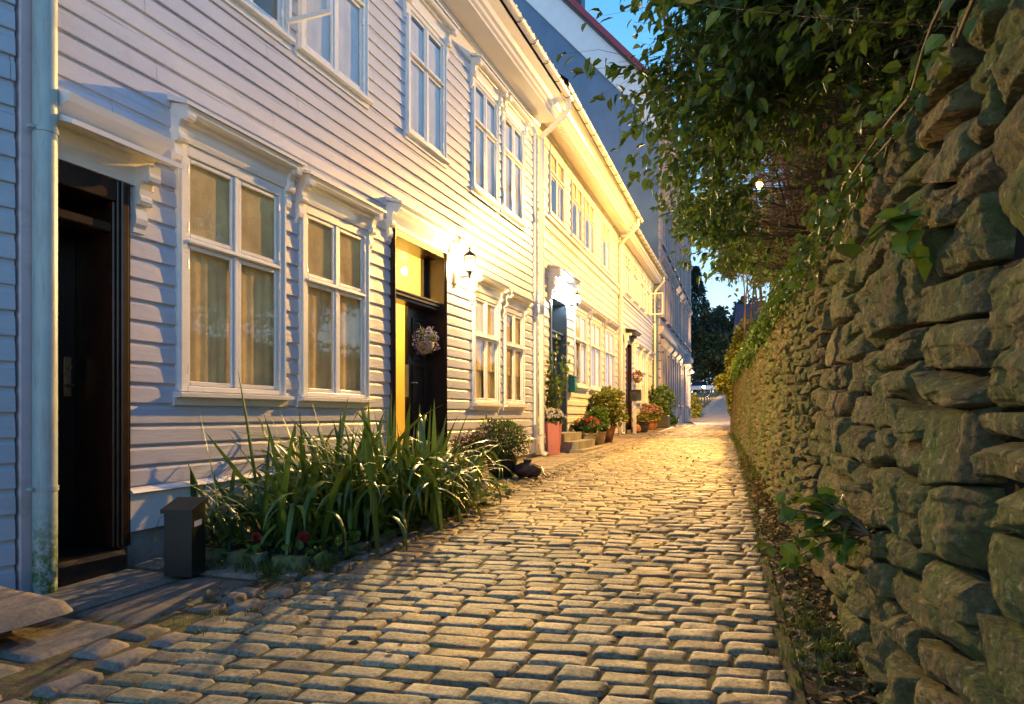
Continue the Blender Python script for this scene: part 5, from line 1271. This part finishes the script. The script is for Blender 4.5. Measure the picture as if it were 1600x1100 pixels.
# ================================================================== BOXES, STEPS, LETTER BOXES
b = MB(); cx, cy = -3.40, 3.24; z0 = zg(3.2) + .02; hw, hd_ = .09, .075; a = R(14)
def rp(x, y): return (cx + x * math.cos(a) - y * math.sin(a), cy + x * math.sin(a) + y * math.cos(a))
prf = [(-hd_, 0), (hd_, 0), (hd_, .45), (-hd_, .40)]
def bxr(b, x0, x1, pr): 
    vs = [(*rp(x, p[0]), z0 + p[1]) for x in (x0, x1) for p in pr]; n = len(pr); b.add(vs, [(i, (i + 1) % n, n + (i + 1) % n, n + i) for i in range(n)] + [tuple(range(n)), tuple(range(n, 2 * n))])
bxr(b, -hw, hw, prf); PB = b.build('parcel_box', M['greybox']); tag(PB, 'dark sloping topped metal box standing on the pavement beside the flower bed', 'box')
b = MB(); bxr(b, -hw - .012, hw + .012, [(-hd_ - .02, .385), (-hd_ - .02, .41), (hd_ + .008, .467), (hd_ + .008, .442)]); b.build('lid', M['greybox'], PB)
b = MB(); vs = [(*rp(hw + .002, y_), z0 + z_) for y_, z_ in ((-.05, .30), (.03, .305), (.03, .34), (-.05, .335))]; b.add(vs, [(0, 1, 2, 3)]); b.build('label', M['paper'], PB)
# stone and slate step at the lower left
b = MB(); V_, F_, r_ = pillows([([(-3.95, 1.45), (-3.14, 1.50), (-3.10, 2.32), (-3.80, 2.42)], zg(2) + .14, .0, .01, .3)], (19, 19), '', None, cp=16, power=18, dome=.010, n_amp=.008, n_sc=5, side=.045)
ST = empty('stone_step', (-3.5, 2.0, zg(2)), 'rough slate slab laid on a boulder at the lower left corner', 'step')
np_mesh('slate_slab', V_, F_, M['slab'], ST, rnd=r_)
V_, F_, r_ = pillows([([(-3.85, 1.52), (-3.30, 1.56), (-3.27, 2.18), (-3.70, 2.26)], zg(2) + .075, .0, .0, .6)], (17, 17), '', None, power=5, dome=.03, n_amp=.025, n_sc=4, side=.22)
np_mesh('boulder', V_, F_, M['slab'], ST, rnd=r_)
c = f2(.09, S2(14.62), .72); b = MB(); b.box(.01, .15, S2(14.50), S2(14.78), .50, .84, f2, .015); T = b.build('letter_box', M['teal']); tag(T, 'teal letter box on the cream wall right of the slate blue door', 'letter box')
b = MB(); b.prism([(.005, .90), (.17, .845), (.17, .82), (.005, .86)], S2(14.48), S2(14.80), 's', f2); b.build('lid', M['teal'], T)
T = empty('letter_box', (*P2(.34, 21.7)[:2], zg(21.7)), 'dark round topped letter box on a pale post beside the arched passage', 'letter box')
x_, y_, z_ = P2(.34, 21.7); b = MB(); b.box(x_ - .05, x_ + .05, y_ - .05, y_ + .05, z_, z_ + 1.05, None, .008); b.build('post', M['creamtrim'], T)
b = MB(); pr = [(-.12, 0), (.12, 0), (.12, .24)] + [(.12 * math.cos(t), .24 + .12 * math.sin(t)) for t in np.linspace(.3, 2.84, 8)] + [(-.12, .24)]; b.prism([(y_ + p[0], z_ + 1.05 + p[1]) for p in pr], x_ - .12, x_ + .20, 'x'); b.build('box', M['iron'], T)
# small desk lamp in the nearest window
b = MB(); b.tube([f1(-.06, 3.86, .62), f1(-.055, 3.90, .70), f1(-.055, 3.95, .705), f1(-.055, 4.0, .67)], .006, 6); b.lathe([(.004, .02), (.02, .0), (.024, -.02)], f1(-.055, 4.01, .66), 10); tag(b.build('gooseneck_lamp', M['blackwood']), 'small black gooseneck lamp behind the nearest ground floor window', 'lamp')

# ================================================================== LAMPS
def lantern(fr, s, z, out, label, col, power, k=1.0, soft=None):
    T = empty('wall_lantern', fr(0, s, z - .15), label, 'wall lamp')
    b = MB(); b.box(0.026, .045, s - .035 * k, s + .035 * k, z - .26 * k, z - .06 * k, fr, .006); b.tube([fr(.04, s, z - .12 * k), fr(out, s, z - .12 * k)], .010 * k, 8)
    b.tube([fr(.04, s, z - .23 * k), fr(.05 + .04, s, z - .17 * k), fr(out * .55, s, z - .135 * k), fr(out * .75, s, z - .125 * k)], .007 * k, 6); b.tube([fr(out, s, z - .15 * k), fr(out, s, z - .05 * k)], [.012 * k, .03 * k], 8); b.build('arm', M['iron'], T)
    c = fr(out, s, z); b = MB(); n = 6
    for j in range(n):
        a = 2 * math.pi * j / n; b.tube([(c[0] + .055 * k * math.cos(a), c[1] + .055 * k * math.sin(a), c[2] - .06 * k), (c[0] + .085 * k * math.cos(a), c[1] + .085 * k * math.sin(a), c[2] + .13 * k)], .005 * k, 5)
    b.lathe([(.058 * k, -.07 * k), (.06 * k, -.06 * k), (.055 * k, -.055 * k)], c, 6); b.lathe([(.10 * k, .13 * k), (.07 * k, .17 * k), (.03 * k, .20 * k), (.012 * k, .21 * k), (.012 * k, .24 * k), (.02 * k, .25 * k), (0.004, .27 * k)], c, 12); b.build('cage', M['iron'], T)
    b = MB(); b.lathe([(.01, -.04 * k), (.032 * k, -.01 * k), (.038 * k, .03 * k), (.025 * k, .07 * k), (.005, .085 * k)], c, 14); b.build('bulb', emit('bulb', col, 90), T)
    lamp_light('lantern_light', T, (c[0], c[1], c[2] + .02), col, power * LAMP_K, .05 * k, soft)
lantern(f1, 8.27, 1.96, .26, 'glowing wall lantern on an iron arm beside the open black door', (1.0, .66, .25), 88, 1.0, .02)
lantern(f2, S2(14.12), 2.44, .30, 'cool white lamp under the hood of the slate blue door', (.80, .92, 1.0), 14, .8)
lantern(f4, 14.6, 2.6, .4, 'bright wall lamp on the tall building beside its portal', (1.0, .60, .26), 300, 1.3, 6.0)

T = empty('street_lamp', (LAMP[0], LAMP[1], ztop(19)), 'glowing amber street lamp standing behind the wall among the leaves', 'street lamp')
b = MB(); b.tube([(LAMP[0] + .35, LAMP[1] + .1, ztop(19) - .2), (LAMP[0] + .35, LAMP[1] + .1, 5.2), (LAMP[0] + .33, LAMP[1] + .1, 6.1), (LAMP[0] + .2, LAMP[1] + .05, 6.3), (LAMP[0] + .05, LAMP[1], 6.3)], [.055, .045, .035, .03, .03], 10); b.build('pole', M['iron'], T)
b = MB(); b.lathe([(.03, .16), (.16, .12), (.22, .05), (.24, .0), (.23, .0), (.03, .12)], (LAMP[0], LAMP[1], LAMP[2] + .07), 18); b.build('lamp_shade', M['iron'], T)
b = MB(); b.lathe([(.01, -.11), (.07, -.08), (.10, .0), (.08, .05), (.02, .08)], tuple(LAMP), 16); BU = b.build('bulb', emit('amber_bulb', (1.0, .42, .08), 14), T)
lamp_light('street_lamp_light', T, tuple(LAMP - np.array([0.0, 0, .01])), (1.0, .52, .10), 390 * LAMP_K, .10, 5.0)

M['wallcore2'] = simple('brown_garden_wall', (0.24, 0.18, 0.11), .9, .3, 6, .6, bscale=12, bdist=.03)
T = empty('street_lamp', (-6.6, 74, zg(74)), 'tiny amber lamp glowing behind the railing at the top of the lane', 'street lamp')
b = MB(); b.tube([(-6.6, 74, zg(74) - .1), (-6.6, 74, zg(74) + 1.0)], .05, 8); b.build('pole', M['iron'], T)
b = MB(); b.lathe([(.02, -.16), (.14, -.08), (.16, .05), (.02, .14)], (-6.6, 74, zg(74) + 1.1), 12); BU = b.build('bulb', emit('far_bulb', (1.0, .62, .25), 60), T)
lamp_light('far_lamp_light', T, (-6.6, 74, zg(74) + 1.1), (1.0, .6, .3), 150, .15)
# ================================================================== FAR END OF THE LANE
T = empty('outbuilding', (0.6, 28.4, 1.1), 'small stone outbuilding with a steep roof above the far end of the wall', 'building')
b = MB(); b.box(-1.15, 2.6, 26.6, 30.2, .2, 3.0); b.build('wall', M['found'], T); b = MB(); b.prism([(26.35, 2.95), (28.4, 4.25), (30.45, 2.95), (30.45, 3.05), (28.4, 4.37), (26.35, 3.05)], -1.3, 2.75, 'x'); b.build('roof', M['tile'], T)
b = MB(); 
for x0, x1 in ((-1.15, 2.6),):
    b.add([(x0 - .002, 26.6, 3.0), (x0 - .002, 30.2, 3.0), (x0 - .002, 28.4, 4.22)], [(0, 1, 2)])
b.build('gable_wall', M['found'], T)
# low golden-lit garden wall and hedge beyond the end of the stone wall
for (x, y, z, r, sq, lb, sd) in ((-1.02, 24.7, .9, .45, 2.4, 'golden lit climber covering the far end of the stone wall', 51), (-.85, 26.2, 2.2, .62, 1.9, 'golden lit climber against the outbuilding beyond the wall', 52), (-1.5, 24.9, 1.1, .32, .9, 'leafy golden branch reaching out over the lane at the wall end', 53)):
    T = empty('golden_climber', (x, y, zg(y)), lb, 'climber'); bush_ball(T, (x, y, z), r, 2200 if sd < 53 else 500, .13, 'gold', squash=sq, seed=sd, shell=.5); b = MB(); b.tube([(-1.2, y, zg(y)), (x, y, z)], .03, 6); b.build('stem', M['bark'], T)
b = MB(); b.box(-1.32, -.95, 24.6, 30.5, -1, 1.5, None, .03); tag(b.build('garden_wall', M['wallcore2']), 'low plastered garden wall continuing past the stone wall', 'wall')
c = (-5.55, 50.5, zg(50.5)); T = empty('round_bush', c, 'round clipped bush at the corner of the tall building', 'bush'); bush_ball(T, (c[0], c[1], c[2] + .75), .85, 2600, .2, 'gold', squash=1.0, seed=60, shell=.4); b = MB(); b.tube([c, (c[0], c[1], c[2] + .9)], .06, 6); b.build('stem', M['bark'], T)
RL = empty('railing', (-5.6, 66, zg(66)), 'dark metal railing climbing the left side of the upper lane', 'railing'); b = MB()
for q in (1.05, .55): b.tube([(-5.5 - .004 * (y - 54), y, zg(y) + q) for y in np.linspace(54, 86, 9)], .04, 6)
b.build('rail', M['iron'], RL)
for y in np.linspace(54, 86, 12): b = MB(); b.tube([(-5.5 - .004 * (y - 54), y, zg(y) - .1), (-5.5 - .004 * (y - 54), y, zg(y) + 1.07)], .05, 6); b.build('post', M['iron'], RL)
def car(x, y, ang, mat, label):
    """hatchback: lofted body, glasshouse, wheels, lamps"""
    z = zg(y); T = empty('parked_car', (x, y, z), label, 'car', 'cars parked at the top of the lane'); ca, sa = math.cos(ang), math.sin(ang)
    fr = lambda a, b_, c: (x + a * ca - b_ * sa, y + a * sa + b_ * ca, z + c)   # a length, b width
    side = [(-2.0, .30), (-2.02, .62), (-1.9, .78), (-1.05, .88), (1.2, .92), (1.75, .86), (1.98, .66), (2.0, .32)]
    b = MB(); rows = []
    for (w_, k) in ((-.82, .94), (-.86, 1), (.86, 1), (.82, .94)): rows.append([fr(p[0] * (1 if abs(w_) > .84 else .985), w_, .30 + (p[1] - .30) * k) for p in side])
    n = len(side); vs = sum(rows, []); b.add(vs, [(i * n + k, i * n + k + 1, (i + 1) * n + k + 1, (i + 1) * n + k) for i in range(3) for k in range(n - 1)] + [tuple(range(n)), tuple(range(3 * n, 4 * n))]); b.build('body', M[mat], T)
    gh = [(-1.1, .87), (-.45, 1.38), (.2, 1.46), (1.0, 1.42), (1.6, .90)]; b = MB(); n = 5; vs = [fr(p[0], -.80 + (.14 if p[1] > 1 else 0), p[1]) for p in gh] + [fr(p[0], .80 - (.14 if p[1] > 1 else 0), p[1]) for p in gh]
    b.add(vs, [(k, k + 1, n + k + 1, n + k) for k in range(n - 1)] + [tuple(range(n)), tuple(range(n, 2 * n))]); b.build('window', M['carglass'], T)
    b = MB(); vs = [fr(p[0], s_ * .66, p[1] + .012) for s_ in (-1, 1) for p in gh[1:4]]; b.add(vs, [(0, 1, 4, 3), (1, 2, 5, 4)]); b.build('roof', M[mat], T)
    for a in (-1.25, 1.2):
        for s_ in (-1, 1):
            b = MB(); b.tube([fr(a, s_ * .70, .31), fr(a, s_ * .88, .31)], .31, 18); Wh = b.build('wheel', M['tyre'], T); b = MB(); b.tube([fr(a, s_ * .86, .31), fr(a, s_ * .89, .31)], .18, 12); b.build('rim', M['zinc'], Wh)
    for s_ in (-.62, .62): b = MB(); b.tube([fr(-2.03, s_, .66), fr(-1.95, s_, .66)], .10, 10); b.build('headlight', M['paper'], T)
car(-8.6, 90, R(80), 'carsilver', 'pale blue parked car behind the railing, left one of the two'); car(-6.2, 89, R(70), 'carwhite', 'white parked car at the very top of the lane, right one of the two')

def fartree(name, x, y, h, r, label, conifer, seed, n):
    z = zg(y); T = empty(name, (x, y, z), label, 'tree', 'dark trees closing the end of the lane'); rs = np.random.default_rng(seed)
    b = MB(); b.tube([(x, y, z - .3), (x + .1, y, z + h * .5), (x, y, z + h * .95)], [.28, .16, .03], 8); b.build('trunk', M['bark'], T)
    if conifer:
        P, D = [], []
        for k in range(n):
            t = rs.random() ** .8; hh = h * (.08 + .92 * t); lay = math.sin(t * 55) * .12; rr = r * (1 - t) ** .8 * (rs.uniform(.25, 1) ** .5 + lay) + .1; a = rs.uniform(0, 6.28)
            P.append((x + rr * math.cos(a), y + rr * math.sin(a), z + hh - rr * .22)); D.append((math.cos(a), math.sin(a), -.35 + rs.normal(0, .3)))
        V_, F_, r_ = leaves(P, D, rs.uniform(.35, .75, n), .55, .1, rs.random(n))
    else:
        P, D = [], []; blobs = [(x + rs.normal(0, r * .45), y + rs.normal(0, r * .45), z + h * rs.uniform(.35, .9), r * rs.uniform(.35, .6)) for _ in range(12)]
        for k in range(n):
            q = blobs[rs.integers(0, 12)]; d = rs.normal(0, 1, 3); d /= np.linalg.norm(d); P.append(np.array(q[:3]) + d * q[3] * rs.uniform(.6, 1.1)); D.append(d + rs.normal(0, .5, 3))
        V_, F_, r_ = leaves(P, D, rs.uniform(.3, .6, n), .9, .1, rs.random(n))
    np_mesh('crown', V_, F_, M['conifer' if conifer else 'darkleaf'], T, smooth=False, rnd=r_)
for i, (x, y, h, r, cn, lb) in enumerate(((-10.6, 104, 19, 4.2, 1, 'tall dark conifer beside the far corner of the tall building'), (-4.6, 112, 14.5, 3.2, 1, 'slim conifer rising behind the outbuilding roof'), (-8.0, 118, 15, 3.4, 1, 'shorter conifer between the two tall ones at the end of the lane'),
        (-11.5, 96, 12, 4.0, 0, 'broad dark tree directly above the railing'), (-7.0, 98, 10.5, 4.0, 0, 'dark spreading tree above the parked cars'), (-3.0, 97, 11.5, 4.0, 0, 'dark leafy tree at the top of the lane by the outbuilding'), (1.5, 100, 12, 4.5, 0, 'dark leafy tree behind the outbuilding'), (-15.5, 108, 13, 5.0, 0, 'dark tree mostly hidden by the tall building'), (-9.0, 93, 7.5, 3.4, 0, 'low dark tree above the round bush'), (-5.0, 94, 7, 3.2, 0, 'low dark tree right behind the white car'))):
    fartree('conifer' if cn else 'broadleaf_tree', x, y, h, r, lb, cn, 200 + i, 5200 if cn else 4200)
# clay vent and verge tile seen above the eave where the two houses meet
b = MB(); c = f2(.42, -.05, 6.02); b.tube([(c[0] - .5, c[1] + .06, c[2] + .12), (c[0], c[1], c[2])], .12, 14); b.tube([(c[0] - .1, c[1] + .02, c[2] - .16), (c[0] + .18, c[1], c[2] - .18)], .10, 12); o = b.build('verge_tile', M['tile'], H2)
